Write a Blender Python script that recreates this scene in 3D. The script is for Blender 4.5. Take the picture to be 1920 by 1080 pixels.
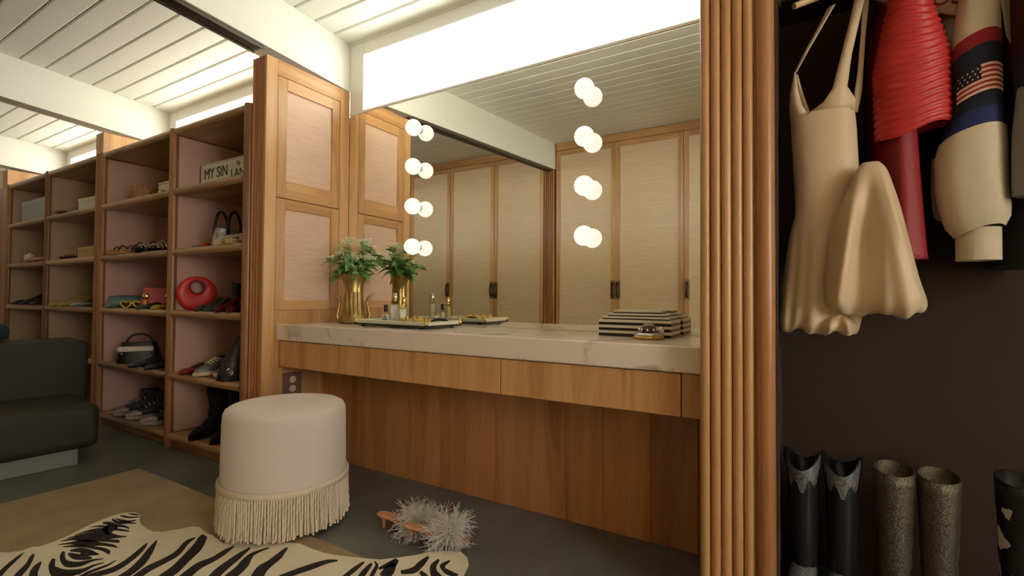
import bpy, math, random
from mathutils import Vector, Matrix
from math import sin, cos, pi, radians, sqrt

for o in list(bpy.data.objects):
    bpy.data.objects.remove(o, do_unlink=True)
scene = bpy.context.scene
COL = scene.collection
random.seed(7)

# ------------------------------------------------------------------ camera
def make_camera():
    f, yaw, pitch, roll = 901.2, 0.53142, 0.0202, 0.0065
    fwd = Vector((-sin(yaw)*cos(pitch), cos(yaw)*cos(pitch), sin(pitch)))
    right = Vector((cos(yaw), sin(yaw), 0)); up = right.cross(fwd)
    r2 = right*cos(roll)+up*sin(roll); u2 = up*cos(roll)-right*sin(roll)
    cd = bpy.data.cameras.new('camera'); co = bpy.data.objects.new('camera', cd); COL.objects.link(co)
    cd.sensor_fit = 'HORIZONTAL'; cd.sensor_width = 36.0; cd.lens = f/1920*36
    cd.clip_start = 0.02; cd.clip_end = 100
    m = Matrix((r2, u2, -fwd)).transposed().to_4x4(); m.translation = (0, 0, 0.91)
    co.matrix_world = m
    scene.camera = co
make_camera()

# ------------------------------------------------------------------ light and exposure
vs = scene.view_settings
vs.view_transform = 'Standard'; vs.look = 'None'; vs.gamma = 1.0; vs.use_curve_mapping = False
vs.exposure = 0.22
WORLD_STRENGTH = 8.3
WINDOW_POWER = 21.0
GLOBE_STRENGTH = 1.0
wd = bpy.data.worlds.new('sky'); scene.world = wd; wd.use_nodes = True
bgn = wd.node_tree.nodes['Background']; bgn.inputs[0].default_value = (1.0, 0.99, 0.94, 1); bgn.inputs[1].default_value = WORLD_STRENGTH

def area_light(name, loc, rot, sx, sy, power, color=(1, 1, 1), portal=False):
    ld = bpy.data.lights.new(name, 'AREA'); ld.shape = 'RECTANGLE'; ld.size = sx; ld.size_y = sy
    ld.energy = power; ld.color = color
    lo = bpy.data.objects.new(name, ld); COL.objects.link(lo); lo.location = loc; lo.rotation_euler = rot
    if portal:
        try: ld.cycles.is_portal = True
        except Exception: ld.energy = 0
    return lo
# daylight entering by the garden window at the right end of the room (facing -X)
area_light('garden_window_daylight', (2.80, -0.25, 1.50), (0, radians(90), 0), 1.5, 1.0, WINDOW_POWER, (1.0, 0.93, 0.84))
# sky portals on the clerestory strips (they only guide sampling of the sky)
for cx in (-1.28, -3.48, -5.68, 0.92):
    area_light('clerestory_portal', (cx, 2.09, 2.19), (radians(-90), 0, 0), 2.0, 0.36, 1, portal=True)

# ------------------------------------------------------------------ mesh helper
class MB:
    def __init__(s): s.v = []; s.f = []; s.sm = []
    def add(s, vs_, fs, smooth=False):
        b = len(s.v); s.v += [tuple(p) for p in vs_]
        for f in fs: s.f.append(tuple(i+b for i in f)); s.sm.append(smooth)
        return s
    def box(s, x0, x1, y0, y1, z0, z1, bev=0.0):
        if x0 > x1: x0, x1 = x1, x0
        if y0 > y1: y0, y1 = y1, y0
        if z0 > z1: z0, z1 = z1, z0
        if bev <= 0:
            return s.add([(x0,y0,z0),(x1,y0,z0),(x1,y1,z0),(x0,y1,z0),(x0,y0,z1),(x1,y0,z1),(x1,y1,z1),(x0,y1,z1)],
                  [(0,3,2,1),(4,5,6,7),(0,1,5,4),(1,2,6,5),(2,3,7,6),(3,0,4,7)])
        b = min(bev, (x1-x0)/2.01, (y1-y0)/2.01, (z1-z0)/2.01)
        V = []; idx = {}
        X = (x0, x1); Y = (y0, y1); Z = (z0, z1)
        for i in (0, 1):
            for j in (0, 1):
                for k in (0, 1):
                    sx = b if i == 0 else -b; sy = b if j == 0 else -b; sz = b if k == 0 else -b
                    idx[(i,j,k,0)] = len(V); V.append((X[i], Y[j]+sy, Z[k]+sz))
                    idx[(i,j,k,1)] = len(V); V.append((X[i]+sx, Y[j], Z[k]+sz))
                    idx[(i,j,k,2)] = len(V); V.append((X[i]+sx, Y[j]+sy, Z[k]))
        F = []
        for i in (0, 1):
            q = [idx[(i,0,0,0)], idx[(i,1,0,0)], idx[(i,1,1,0)], idx[(i,0,1,0)]]; F.append(q if i else q[::-1])
            q = [idx[(0,i,0,1)], idx[(0,i,1,1)], idx[(1,i,1,1)], idx[(1,i,0,1)]]; F.append(q if i else q[::-1])
            q = [idx[(0,0,i,2)], idx[(1,0,i,2)], idx[(1,1,i,2)], idx[(0,1,i,2)]]; F.append(q if i else q[::-1])
        for j in (0, 1):
            for k in (0, 1):
                q = [idx[(0,j,k,1)], idx[(1,j,k,1)], idx[(1,j,k,2)], idx[(0,j,k,2)]]; F.append(q)
        for i in (0, 1):
            for k in (0, 1):
                F.append([idx[(i,0,k,0)], idx[(i,1,k,0)], idx[(i,1,k,2)], idx[(i,0,k,2)]])
        for i in (0, 1):
            for j in (0, 1):
                F.append([idx[(i,j,0,0)], idx[(i,j,1,0)], idx[(i,j,1,1)], idx[(i,j,0,1)]])
        for i in (0, 1):
            for j in (0, 1):
                for k in (0, 1):
                    F.append([idx[(i,j,k,0)], idx[(i,j,k,1)], idx[(i,j,k,2)]])
        # orient every face outward from the box centre
        c = Vector(((x0+x1)/2, (y0+y1)/2, (z0+z1)/2)); G = []
        for q in F:
            p = [Vector(V[t]) for t in q]; n = (p[1]-p[0]).cross(p[2]-p[0]); m = sum(p, Vector())/len(p)
            G.append(q if n.dot(m-c) > 0 else q[::-1])
        return s.add(V, G)
    def rings(s, R, smooth=True, cap=True, closed=True, capend=True):
        n = len(R[0]); V = [p for r in R for p in r]; F = []
        for i in range(len(R)-1):
            for j in range(n if closed else n-1):
                a = i*n+j; b_ = i*n+(j+1) % n
                F.append((a, b_, b_+n, a+n))
        s.add(V, F, smooth)
        if cap: s.add(R[0], [tuple(range(n))[::-1]], False)
        if cap and capend: s.add(R[-1], [tuple(range(n))], False)
        return s
    def lathe(s, prof, n=24, c=(0,0,0), smooth=True, cap=True, sx=1, sy=1):
        R = [[(c[0]+sx*r*cos(2*pi*j/n), c[1]+sy*r*sin(2*pi*j/n), c[2]+z) for j in range(n)] for r, z in prof]
        return s.rings(R, smooth, cap)
    def tube(s, path, rad, n=8, smooth=True, cap=True):
        P = [Vector(p) for p in path]; m = len(P); R = []
        rad = rad if isinstance(rad, (list, tuple)) else [rad]*m
        up = Vector((0, 0, 1))
        t0 = (P[1]-P[0]).normalized()
        if abs(t0.dot(up)) > 0.95: up = Vector((1, 0, 0))
        for i in range(m):
            t = (P[min(i+1, m-1)]-P[max(i-1, 0)])
            t = t.normalized() if t.length > 1e-9 else Vector((0,0,1))
            a = up-t*up.dot(t)
            if a.length < 1e-6: a = t.orthogonal()
            a.normalize(); b_ = t.cross(a); up = a
            R.append([P[i]+(a*cos(2*pi*j/n)+b_*sin(2*pi*j/n))*rad[i] for j in range(n)])
        return s.rings([[tuple(q) for q in r] for r in R], smooth, cap)
    def sphere(s, c, r, n=16, m=10, sz=1.0, sy=1.0):
        R = []
        for i in range(m+1):
            th = pi*i/m; rr = max(1e-4, sin(th))*r; z = -cos(th)*r*sz
            R.append([(c[0]+rr*cos(2*pi*j/n), c[1]+rr*sin(2*pi*j/n)*sy, c[2]+z) for j in range(n)])
        return s.rings(R, True, True)
    def prism(s, poly, z0, z1, smooth=False):
        n = len(poly)
        return s.rings([[(x, y, z0) for x, y in poly], [(x, y, z1) for x, y in poly]], smooth, True)
    def strip(s, L, R, smooth=False, thick=None):
        n = len(L); s.add(list(L)+list(R), [(i, i+1, n+i+1, n+i) for i in range(n-1)], smooth); return s
    def halfround(s, c, r, z0, z1, ang0, ang1, n=9, zs=None):
        """vertical half-round moulding: arc in XY from ang0 to ang1, closed at the back"""
        arc = [(c[0]+r*cos(ang0+(ang1-ang0)*k/n), c[1]+r*sin(ang0+(ang1-ang0)*k/n)) for k in range(n+1)]
        return s.rings([[(x, y, z0) for x, y in arc], [(x, y, z1) for x, y in arc]], True, True)
    def xform(s, M):
        s.v = [tuple(M @ Vector(p)) for p in s.v]; return s
    def mesh(s, name):
        me = bpy.data.meshes.new(name); me.from_pydata(s.v, [], s.f)
        me.polygons.foreach_set('use_smooth', s.sm); me.update(); return me
    def build(s, name, mat=None, parent=None, loc=(0,0,0), rot=(0,0,0), sub=0):
        me = s.mesh(name)
        if mat: me.materials.append(mat)
        return link(name, me, parent, loc, rot, sub)

def link(name, me, parent=None, loc=(0,0,0), rot=(0,0,0), sub=0):
    o = bpy.data.objects.new(name, me); COL.objects.link(o); o.parent = parent
    o.location = loc; o.rotation_euler = rot
    if sub:
        md = o.modifiers.new('smooth', 'SUBSURF'); md.levels = sub; md.render_levels = sub
    return o
def tag(o, label=None, cat=None, group=None, kind=None):
    if label: o['label'] = label
    if cat: o['category'] = cat
    if group: o['group'] = group
    if kind: o['kind'] = kind
    return o
def thing(name, label, cat, loc=(0,0,0), rotz=0.0, group=None, kind=None):
    o = bpy.data.objects.new(name, None); COL.objects.link(o); o.empty_display_size = 0.05
    o.location = loc; o.rotation_euler = (0, 0, rotz)
    return tag(o, label, cat, group, kind)
def copy_tree(o, parent=None):
    c = o.copy(); COL.objects.link(c); c.parent = parent
    for ch in [x for x in o.children]: copy_tree(ch, c)
    return c
def cb(x0,x1,y0,y1,z0,z1,name,mat,parent,bev=0.0):
    return MB().box(x0,x1,y0,y1,z0,z1,bev).build(name, mat, parent)

# ------------------------------------------------------------------ materials
def newmat(name):
    m = bpy.data.materials.new(name); m.use_nodes = True
    nt = m.node_tree; return m, nt, nt.nodes['Principled BSDF']
def srgb(r, g, b):
    f = lambda c: (c/255/12.92 if c/255 <= 0.04045 else ((c/255+0.055)/1.055)**2.4)
    return (f(r), f(g), f(b), 1)
def plain(name, col, rough=0.6, metal=0.0, bump=0.0, bscale=200, var=0.0, vscale=6, sheen=0, coat=0, spec=0.5):
    m, nt, b = newmat(name); N = nt.nodes; L = nt.links
    b.inputs['Base Color'].default_value = col; b.inputs['Roughness'].default_value = rough; b.inputs['Metallic'].default_value = metal
    b.inputs['Specular IOR Level'].default_value = spec
    if sheen: b.inputs['Sheen Weight'].default_value = sheen
    if coat: b.inputs['Coat Weight'].default_value = coat
    if var or bump:
        tc = N.new('ShaderNodeTexCoord')
    if var:
        n = N.new('ShaderNodeTexNoise'); n.inputs['Scale'].default_value = vscale; n.inputs['Detail'].default_value = 4; L.new(tc.outputs['Object'], n.inputs['Vector'])
        r = N.new('ShaderNodeValToRGB'); r.color_ramp.elements[0].position = 0.3; r.color_ramp.elements[1].position = 0.7
        r.color_ramp.elements[0].color = tuple(c*(1-var) for c in col[:3])+(1,); r.color_ramp.elements[1].color = tuple(min(1, c*(1+var)) for c in col[:3])+(1,)
        L.new(n.outputs['Fac'], r.inputs['Fac']); L.new(r.outputs['Color'], b.inputs['Base Color'])
    if bump:
        n2 = N.new('ShaderNodeTexNoise'); n2.inputs['Scale'].default_value = bscale; n2.inputs['Detail'].default_value = 3; L.new(tc.outputs['Object'], n2.inputs['Vector'])
        bp = N.new('ShaderNodeBump'); bp.inputs['Strength'].default_value = bump; bp.inputs['Distance'].default_value = 0.002
        L.new(n2.outputs['Fac'], bp.inputs['Height']); L.new(bp.outputs['Normal'], b.inputs['Normal'])
    return m
def wood(name, dark, mid, light, axis='Z', rough=0.35, piece_var=0.12, coat=0.15):
    m, nt, b = newmat(name); N = nt.nodes; L = nt.links
    g = N.new('ShaderNodeNewGeometry'); oi = N.new('ShaderNodeObjectInfo')
    off = N.new('ShaderNodeVectorMath'); off.operation = 'MULTIPLY_ADD'
    cx = N.new('ShaderNodeCombineXYZ'); L.new(oi.outputs['Random'], cx.inputs[0]); L.new(oi.outputs['Random'], cx.inputs[1]); L.new(oi.outputs['Random'], cx.inputs[2])
    L.new(cx.outputs[0], off.inputs[0]); off.inputs[1].default_value = (7, 7, 7); L.new(g.outputs['Position'], off.inputs[2])
    mp = N.new('ShaderNodeMapping'); L.new(off.outputs[0], mp.inputs['Vector'])
    sc = {'Z': (1, 1, 0.07), 'X': (0.07, 1, 1), 'Y': (1, 0.07, 1)}[axis]; mp.inputs['Scale'].default_value = sc
    n1 = N.new('ShaderNodeTexNoise'); n1.inputs['Scale'].default_value = 7; n1.inputs['Detail'].default_value = 2; n1.inputs['Distortion'].default_value = 0.8; L.new(mp.outputs[0], n1.inputs['Vector'])
    # cathedral rings: the low noise drives a sine of rings
    mul = N.new('ShaderNodeMath'); mul.operation = 'MULTIPLY'; mul.inputs[1].default_value = 46; L.new(n1.outputs['Fac'], mul.inputs[0])
    sn = N.new('ShaderNodeMath'); sn.operation = 'SINE'; L.new(mul.outputs[0], sn.inputs[0])
    n2 = N.new('ShaderNodeTexNoise'); n2.inputs['Scale'].default_value = 120; n2.inputs['Detail'].default_value = 3; L.new(mp.outputs[0], n2.inputs['Vector'])
    a1 = N.new('ShaderNodeMath'); a1.operation = 'MULTIPLY_ADD'; a1.inputs[1].default_value = 0.05; L.new(sn.outputs[0], a1.inputs[0]); 
    a2 = N.new('ShaderNodeMath'); a2.operation = 'MULTIPLY_ADD'; a2.inputs[1].default_value = 0.32; L.new(n2.outputs['Fac'], a2.inputs[0]); L.new(n1.outputs['Fac'], a2.inputs[2])
    L.new(a2.outputs[0], a1.inputs[2])
    r = N.new('ShaderNodeValToRGB'); e = r.color_ramp.elements; e[0].position = 0.40; e[0].color = dark; e[1].position = 0.92; e[1].color = light
    k = r.color_ramp.elements.new(0.66); k.color = mid
    L.new(a1.outputs[0], r.inputs['Fac'])
    hv = N.new('ShaderNodeHueSaturation'); L.new(r.outputs['Color'], hv.inputs['Color'])
    mr = N.new('ShaderNodeMapRange'); mr.inputs['To Min'].default_value = 1-piece_var; mr.inputs['To Max'].default_value = 1+piece_var; L.new(oi.outputs['Random'], mr.inputs['Value']); L.new(mr.outputs[0], hv.inputs['Value'])
    L.new(hv.outputs['Color'], b.inputs['Base Color'])
    b.inputs['Roughness'].default_value = rough; b.inputs['Coat Weight'].default_value = coat; b.inputs['Coat Roughness'].default_value = 0.2
    bp = N.new('ShaderNodeBump'); bp.inputs['Strength'].default_value = 0.12; bp.inputs['Distance'].default_value = 0.001; L.new(n2.outputs['Fac'], bp.inputs['Height']); L.new(bp.outputs['Normal'], b.inputs['Normal'])
    return m
def grasscloth(name, c0, c1, rough=0.55):
    m, nt, b = newmat(name); N = nt.nodes; L = nt.links
    g = N.new('ShaderNodeNewGeometry'); mp = N.new('ShaderNodeMapping'); L.new(g.outputs['Position'], mp.inputs['Vector']); mp.inputs['Scale'].default_value = (1.2, 1.2, 40)
    n = N.new('ShaderNodeTexNoise'); n.inputs['Scale'].default_value = 5; n.inputs['Detail'].default_value = 6; L.new(mp.outputs[0], n.inputs['Vector'])
    r = N.new('ShaderNodeValToRGB'); r.color_ramp.elements[0].position = 0.25; r.color_ramp.elements[1].position = 0.75; r.color_ramp.elements[0].color = c0; r.color_ramp.elements[1].color = c1
    L.new(n.outputs['Fac'], r.inputs['Fac']); L.new(r.outputs['Color'], b.inputs['Base Color']); b.inputs['Roughness'].default_value = rough
    bp = N.new('ShaderNodeBump'); bp.inputs['Strength'].default_value = 0.25; bp.inputs['Distance'].default_value = 0.001; L.new(n.outputs['Fac'], bp.inputs['Height']); L.new(bp.outputs['Normal'], b.inputs['Normal'])
    return m
def marble(name):
    m, nt, b = newmat(name); N = nt.nodes; L = nt.links
    g = N.new('ShaderNodeNewGeometry'); mp = N.new('ShaderNodeMapping'); L.new(g.outputs['Position'], mp.inputs['Vector']); mp.inputs['Rotation'].default_value = (0.3, 0.7, 0.5); mp.inputs['Scale'].default_value = (1.4, 2.0, 1.4)
    n = N.new('ShaderNodeTexNoise'); n.inputs['Scale'].default_value = 2.2; n.inputs['Detail'].default_value = 9; n.inputs['Distortion'].default_value = 1.6; L.new(mp.outputs[0], n.inputs['Vector'])
    r = N.new('ShaderNodeValToRGB'); e = r.color_ramp.elements
    base = srgb(236, 221, 206); vein = srgb(150, 138, 122)
    e[0].position = 0.455; e[0].color = base; e[1].position = 0.545; e[1].color = base
    k = e.new(0.5); k.color = vein; k2 = e.new(0.485); k2.color = srgb(206, 190, 172)
    L.new(n.outputs['Fac'], r.inputs['Fac'])
    n2 = N.new('ShaderNodeTexNoise'); n2.inputs['Scale'].default_value = 3.1; n2.inputs['Detail'].default_value = 3; L.new(mp.outputs[0], n2.inputs['Vector'])
    mx = N.new('ShaderNodeMix'); mx.data_type = 'RGBA'
    rr = N.new('ShaderNodeMapRange'); rr.inputs['From Min'].default_value = 0.48; rr.inputs['From Max'].default_value = 0.62; L.new(n2.outputs['Fac'], rr.inputs['Value'])
    L.new(rr.outputs[0], mx.inputs['Factor']); mx.inputs['A'].default_value = srgb(238, 223, 208); L.new(r.outputs['Color'], mx.inputs['B'])
    L.new(mx.outputs['Result'], b.inputs['Base Color']); b.inputs['Roughness'].default_value = 0.22; b.inputs['Coat Weight'].default_value = 0.1
    return m
def terrazzo(name):
    m, nt, b = newmat(name); N = nt.nodes; L = nt.links
    g = N.new('ShaderNodeNewGeometry')
    v = N.new('ShaderNodeTexVoronoi'); v.inputs['Scale'].default_value = 42; L.new(g.outputs['Position'], v.inputs['Vector'])
    v2 = N.new('ShaderNodeTexNoise'); v2.inputs['Scale'].default_value = 3; v2.inputs['Detail'].default_value = 5; L.new(g.outputs['Position'], v2.inputs['Vector'])
    r0 = N.new('ShaderNodeValToRGB'); r0.color_ramp.elements[0].color = srgb(88, 93, 87); r0.color_ramp.elements[1].color = srgb(116, 120, 112); r0.color_ramp.elements[0].position = .3; r0.color_ramp.elements[1].position = .7
    L.new(v2.outputs['Fac'], r0.inputs['Fac'])
    r = N.new('ShaderNodeValToRGB'); r.color_ramp.elements[0].position = 0.07; r.color_ramp.elements[1].position = 0.13; r.color_ramp.elements[0].color = (1,1,1,1); r.color_ramp.elements[1].color = (0,0,0,1)
    L.new(v.outputs['Distance'], r.inputs['Fac'])
    sp = N.new('ShaderNodeSeparateColor'); L.new(v.outputs['Color'], sp.inputs[0])
    gt = N.new('ShaderNodeMath'); gt.operation = 'GREATER_THAN'; gt.inputs[1].default_value = 0.6; L.new(sp.outputs[0], gt.inputs[0])
    mu = N.new('ShaderNodeMath'); mu.operation = 'MULTIPLY'; L.new(gt.outputs[0], mu.inputs[0]); L.new(r.outputs['Color'], mu.inputs[1])
    m2 = N.new('ShaderNodeMath'); m2.operation = 'MULTIPLY'; m2.inputs[1].default_value = 0.75; L.new(mu.outputs[0], m2.inputs[0])
    mx = N.new('ShaderNodeMix'); mx.data_type = 'RGBA'; L.new(m2.outputs[0], mx.inputs['Factor']); L.new(r0.outputs['Color'], mx.inputs['A']); mx.inputs['B'].default_value = srgb(190, 186, 170)
    L.new(mx.outputs['Result'], b.inputs['Base Color']); b.inputs['Roughness'].default_value = 0.38
    return m
def thin_glass(name, tint=(1,1,1,1), refl=0.08):
    m, nt, b = newmat(name); N = nt.nodes; L = nt.links; N.remove(b)
    t = N.new('ShaderNodeBsdfTransparent'); t.inputs[0].default_value = tint; g = N.new('ShaderNodeBsdfGlossy'); g.inputs['Roughness'].default_value = 0.02
    lw = N.new('ShaderNodeLayerWeight'); pw = N.new('ShaderNodeMath'); pw.operation = 'POWER'; pw.inputs[1].default_value = 4.0; L.new(lw.outputs['Facing'], pw.inputs[0])
    ma = N.new('ShaderNodeMath'); ma.operation = 'MULTIPLY_ADD'; ma.inputs[1].default_value = 0.6; ma.inputs[2].default_value = 0.03; L.new(pw.outputs[0], ma.inputs[0])
    mx = N.new('ShaderNodeMixShader'); L.new(ma.outputs[0], mx.inputs[0]); L.new(t.outputs[0], mx.inputs[1]); L.new(g.outputs[0], mx.inputs[2])
    L.new(mx.outputs[0], N['Material Output'].inputs['Surface']); return m
def emit(name, col, strength):
    m, nt, b = newmat(name); b.inputs['Base Color'].default_value = (0.25, 0.24, 0.23, 1); b.inputs['Emission Color'].default_value = col; b.inputs['Emission Strength'].default_value = strength; b.inputs['Roughness'].default_value = 0.3
    return m

M = {}
M['oak'] = wood('honey_oak', srgb(172, 124, 74), srgb(200, 152, 98), srgb(214, 170, 116))
M['oak_h'] = wood('honey_oak_level', srgb(172, 124, 74), srgb(200, 152, 98), srgb(214, 170, 116), axis='Y')
M['oak_x'] = wood('honey_oak_long', srgb(172, 124, 74), srgb(198, 150, 96), srgb(214, 170, 116), axis='X')
M['oak_red'] = wood('reddish_oak', srgb(142, 92, 52), srgb(172, 116, 70), srgb(190, 134, 84))
M['oak_red_x'] = wood('reddish_oak_long', srgb(110, 64, 36), srgb(160, 106, 64), srgb(186, 132, 86), axis='X')
M['oak_reed'] = wood('reed_oak', srgb(178, 128, 80), srgb(196, 148, 96), srgb(206, 160, 108), piece_var=.05)
M['oak_mid'] = wood('mid_oak', srgb(146, 94, 52), srgb(180, 124, 76), srgb(198, 144, 92))
M['grass'] = grasscloth('pink_grasscloth', srgb(214, 178, 150), srgb(236, 206, 182))
M['grass2'] = grasscloth('wardrobe_grasscloth', srgb(216, 186, 144), srgb(236, 210, 174), 0.35)
M['white'] = plain('white_paint', srgb(236, 236, 222), 0.55)
M['whitewall'] = plain('white_wall_paint', srgb(232, 226, 210), 0.6)
M['frame'] = plain('white_frame_paint', srgb(240, 238, 230), 0.45)
M['track'] = plain('grey_track_metal', srgb(120, 116, 104), 0.35, 0.7)
M['marble'] = marble('veined_marble')
M['floor'] = terrazzo('grey_terrazzo')
M['mirror'] = plain('silvered_mirror', (0.94, 0.93, 0.86, 1), 0.0, 1.0)
M['glass'] = thin_glass('window_glass')
M['globe'] = emit('opal_globe', (1.0, 0.82, 0.72, 1), GLOBE_STRENGTH)
M['brass'] = plain('aged_brass', srgb(168, 144, 88), 0.36, 0.9, var=0.3, vscale=18)
M['gold'] = plain('bright_gold', srgb(222, 190, 112), 0.18, 1.0)
M['bronze'] = plain('dark_bronze', srgb(70, 50, 36), 0.4, 0.8)
M['bronze_plate'] = plain('pale_bronze_plate', srgb(150, 120, 84), 0.4, 0.7)
M['shelfwood'] = wood('shelf_oak', srgb(140, 102, 66), srgb(182, 142, 98), srgb(204, 166, 122), axis='X')
M['shelfwood_z'] = wood('shelf_oak_upright', srgb(116, 76, 46), srgb(154, 108, 68), srgb(176, 128, 84))
M['pink'] = plain('dusty_pink_lining', srgb(206, 166, 150), 0.75, var=0.05, vscale=3)
M['tanlining'] = plain('tan_lining', srgb(186, 160, 128), 0.75, var=0.05, vscale=3)
M['dark'] = plain('black_gap', srgb(30, 24, 20), 0.8)
M['brownwall'] = plain('brown_closet_wall', srgb(58, 40, 31), 0.85, var=0.08, vscale=2)
M['cream_fabric'] = plain('cream_velvet', srgb(218, 207, 194), 0.85, bump=0.15, bscale=400, sheen=0.3)
M['fringe'] = plain('cream_fringe', srgb(226, 210, 184), 0.8, bump=0.2, bscale=350)
M['hide'] = plain('cream_hide', srgb(232, 220, 192), 0.85, var=0.06, vscale=9, bump=0.2, bscale=600)
M['hide_black'] = plain('black_hide', srgb(34, 26, 22), 0.8, var=0.3, vscale=40)
M['tanrug'] = plain('tan_wool', srgb(162, 140, 106), 0.95, var=0.12, vscale=7, bump=0.6, bscale=300)
M['olive'] = plain('olive_leather', srgb(48, 47, 38), 0.6, var=0.08, vscale=5, bump=0.1, bscale=250)
M['plinth'] = plain('pale_plinth', srgb(128, 132, 128), 0.4)
M['black'] = plain('black_leather', srgb(26, 26, 28), 0.35)
M['blackcloth'] = plain('black_cloth', srgb(24, 24, 28), 0.9)
M['chrome'] = plain('chrome', srgb(215, 215, 212), 0.12, 1.0)

# ================================================================== THE SETTING
SL = 0.072                                   # roof pitch: the ceiling falls towards the clerestory wall
def ceil_z(y): return 2.437+SL*(2.0-y)
def beam_z(y): return 2.150+SL*(2.0-y)
XS = -2.32                                   # face of the cabinet at the left of the vanity

fl = MB().box(-7.2, 3.1, -1.8, 2.3, -0.12, 0.0).build('floor', M['floor']); tag(fl, 'dark grey-green polished terrazzo floor', 'floor', kind='structure')

# ceiling: deck with separate painted planks hung below it
ce = bpy.data.objects.new('ceiling', None); COL.objects.link(ce); tag(ce, 'white painted plank ceiling sloping down to the clerestory', 'ceiling', kind='structure')
dk = MB(); y0, y1 = -1.8, 3.05
dk.rings([[(x, y0, ceil_z(y0)+0.022), (x, y1, ceil_z(y1)+0.022), (x, y1, ceil_z(y1)+0.12), (x, y0, ceil_z(y0)+0.12)] for x in (-7.2, 3.1)], False)
dk.build('deck', M['white'], ce)
PW = 0.1305; TH = 0.022; bv = 0.007
def plank_mesh(L):
    prof = [(0.002, TH), (0.002, bv), (bv+0.002, 0.0), (PW-0.002-bv, 0.0), (PW-0.002, bv), (PW-0.002, TH)]
    return MB().rings([[(x, y, z) for y, z in prof] for x in (0, L)], False)
pm = plank_mesh(10.2).mesh('plank'); pm.materials.append(M['white'])
y = 1.997+PW*7
while y > -1.7:
    y -= PW
    link('plank', pm, ce, (-7.15, y, ceil_z(y)), (-math.atan(SL), 0, 0))

# beams running up the slope
BX = [(-0.25, -0.12), (-2.45, -2.32), (-4.65, -4.52), (-6.85, -6.72)]
bl = ['white painted ceiling beam above the fluted post by the closet', 'white painted ceiling beam with a sliding-door track, left of the vanity mirror',
      'white painted ceiling beam above the middle of the shoe shelves', 'white painted ceiling beam at the far left end of the shelves']
for i, (a, b) in enumerate(BX):
    ya, yb = -1.7, 2.9
    o = MB().rings([[(x, ya, beam_z(ya)), (x, yb, beam_z(yb)), (x, yb, ceil_z(yb)+0.005), (x, ya, ceil_z(ya)+0.005)] for x in (a, b)], False).build('ceiling_beam', M['white'])
    tag(o, bl[i], 'beam', kind='structure')
    if i == 1:
        for k, (ra, rb, zd) in enumerate(((-2.425, -2.412, 0.016), (-2.392, -2.386, 0.010), (-2.372, -2.366, 0.010), (-2.345, -2.334, 0.016))):
            yc, yd = -0.86, 1.45
            MB().rings([[(x, yc, beam_z(yc)-zd), (x, yd, beam_z(yd)-zd), (x, yd, beam_z(yd)+0.001), (x, yc, beam_z(yc)+0.001)] for x in (ra, rb)], False).build('track_rail', M['track'], o)
        yc, yd = -0.86, 1.45
        MB().rings([[(x, yc, beam_z(yc)-0.004), (x, yd, beam_z(yd)-0.004), (x, yd, beam_z(yd)+0.001), (x, yc, beam_z(yc)+0.001)] for x in (-2.412, -2.345)], False).build('track_plate', M['track'], o)

# back wall below the clerestory and the clerestory windows
wb = MB().box(-7.2, 3.1, 2.0, 2.12, 0, 2.0).build('wall_back', M['whitewall']); tag(wb, 'white back wall below the clerestory windows', 'wall', kind='structure')
for n, (xa, xb) in enumerate(((-2.32, -0.25), (-4.52, -2.45), (-6.72, -4.65), (-0.12, 2.95))):
    w = thing('window_%d' % (n+1), ['long white framed clerestory window above the vanity mirror', 'clerestory window above the right-hand shoe shelves', 'clerestory window above the far-left shoe shelves', 'clerestory window above the clothes closet'][n], 'window', kind='structure')
    ya, yb = 1.99, 2.05; zt = ceil_z(2.0)
    cb(xa, xa+0.115, ya, yb, 2.0, zt, 'jamb', M['frame'], w, 0.004)
    cb(xb-0.04, xb, ya, yb, 2.0, zt, 'jamb', M['frame'], w, 0.004)
    cb(xa+0.115, xb-0.04, ya, yb, 2.352, zt, 'head_rail', M['frame'], w, 0.004)
    cb(xa+0.115, xb-0.04, ya+0.01, yb, 2.0, 2.022, 'sill_rail', M['frame'], w, 0.003)
    cb(xa+0.11, xb-0.035, 2.015, 2.021, 2.015, 2.357, 'pane', M['glass'], w)
    cb(xa, xb, 1.985, 2.0, zt-0.012, zt+0.02, 'scotia', M['white'], w)

# end walls, wall behind the camera
o = MB().box(-7.2, -6.86, -1.8, 2.0, 0, 3.0).build('wall_left', M['whitewall']); tag(o, 'white end wall beyond the shelves', 'wall', kind='structure')
o = MB().box(-7.2, 3.1, -1.8, -1.55, 0, 3.0).build('wall_front', M['whitewall']); tag(o, 'wall behind the wardrobe row', 'wall', kind='structure')
wr = bpy.data.objects.new('wall_right', None); COL.objects.link(wr); tag(wr, 'white end wall with the garden window', 'wall', kind='structure')
cb(2.9, 3.1, -1.55, -0.80, 0, 3.0, 'wall_section', M['whitewall'], wr); cb(2.9, 3.1, 0.30, 2.0, 0, 3.0, 'wall_section', M['whitewall'], wr)
cb(2.9, 3.1, -0.80, 0.30, 0, 0.70, 'wall_section', M['whitewall'], wr); cb(2.9, 3.1, -0.80, 0.30, 2.30, 3.0, 'wall_section', M['whitewall'], wr)
w = thing('window_5', 'garden window at the right end of the room', 'window', kind='structure')
for a in (-0.80, -0.285, 0.23): cb(2.93, 2.98, a, a+0.07, 0.70, 2.30, 'mullion', M['frame'], w)
for a, b in ((-0.73, -0.285), (-0.215, 0.23)):
    cb(2.93, 2.98, a, b, 0.70, 0.78, 'rail', M['frame'], w); cb(2.93, 2.98, a, b, 2.22, 2.30, 'rail', M['frame'], w); cb(2.95, 2.956, a, b, 0.78, 2.22, 'pane', M['glass'], w)

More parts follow.
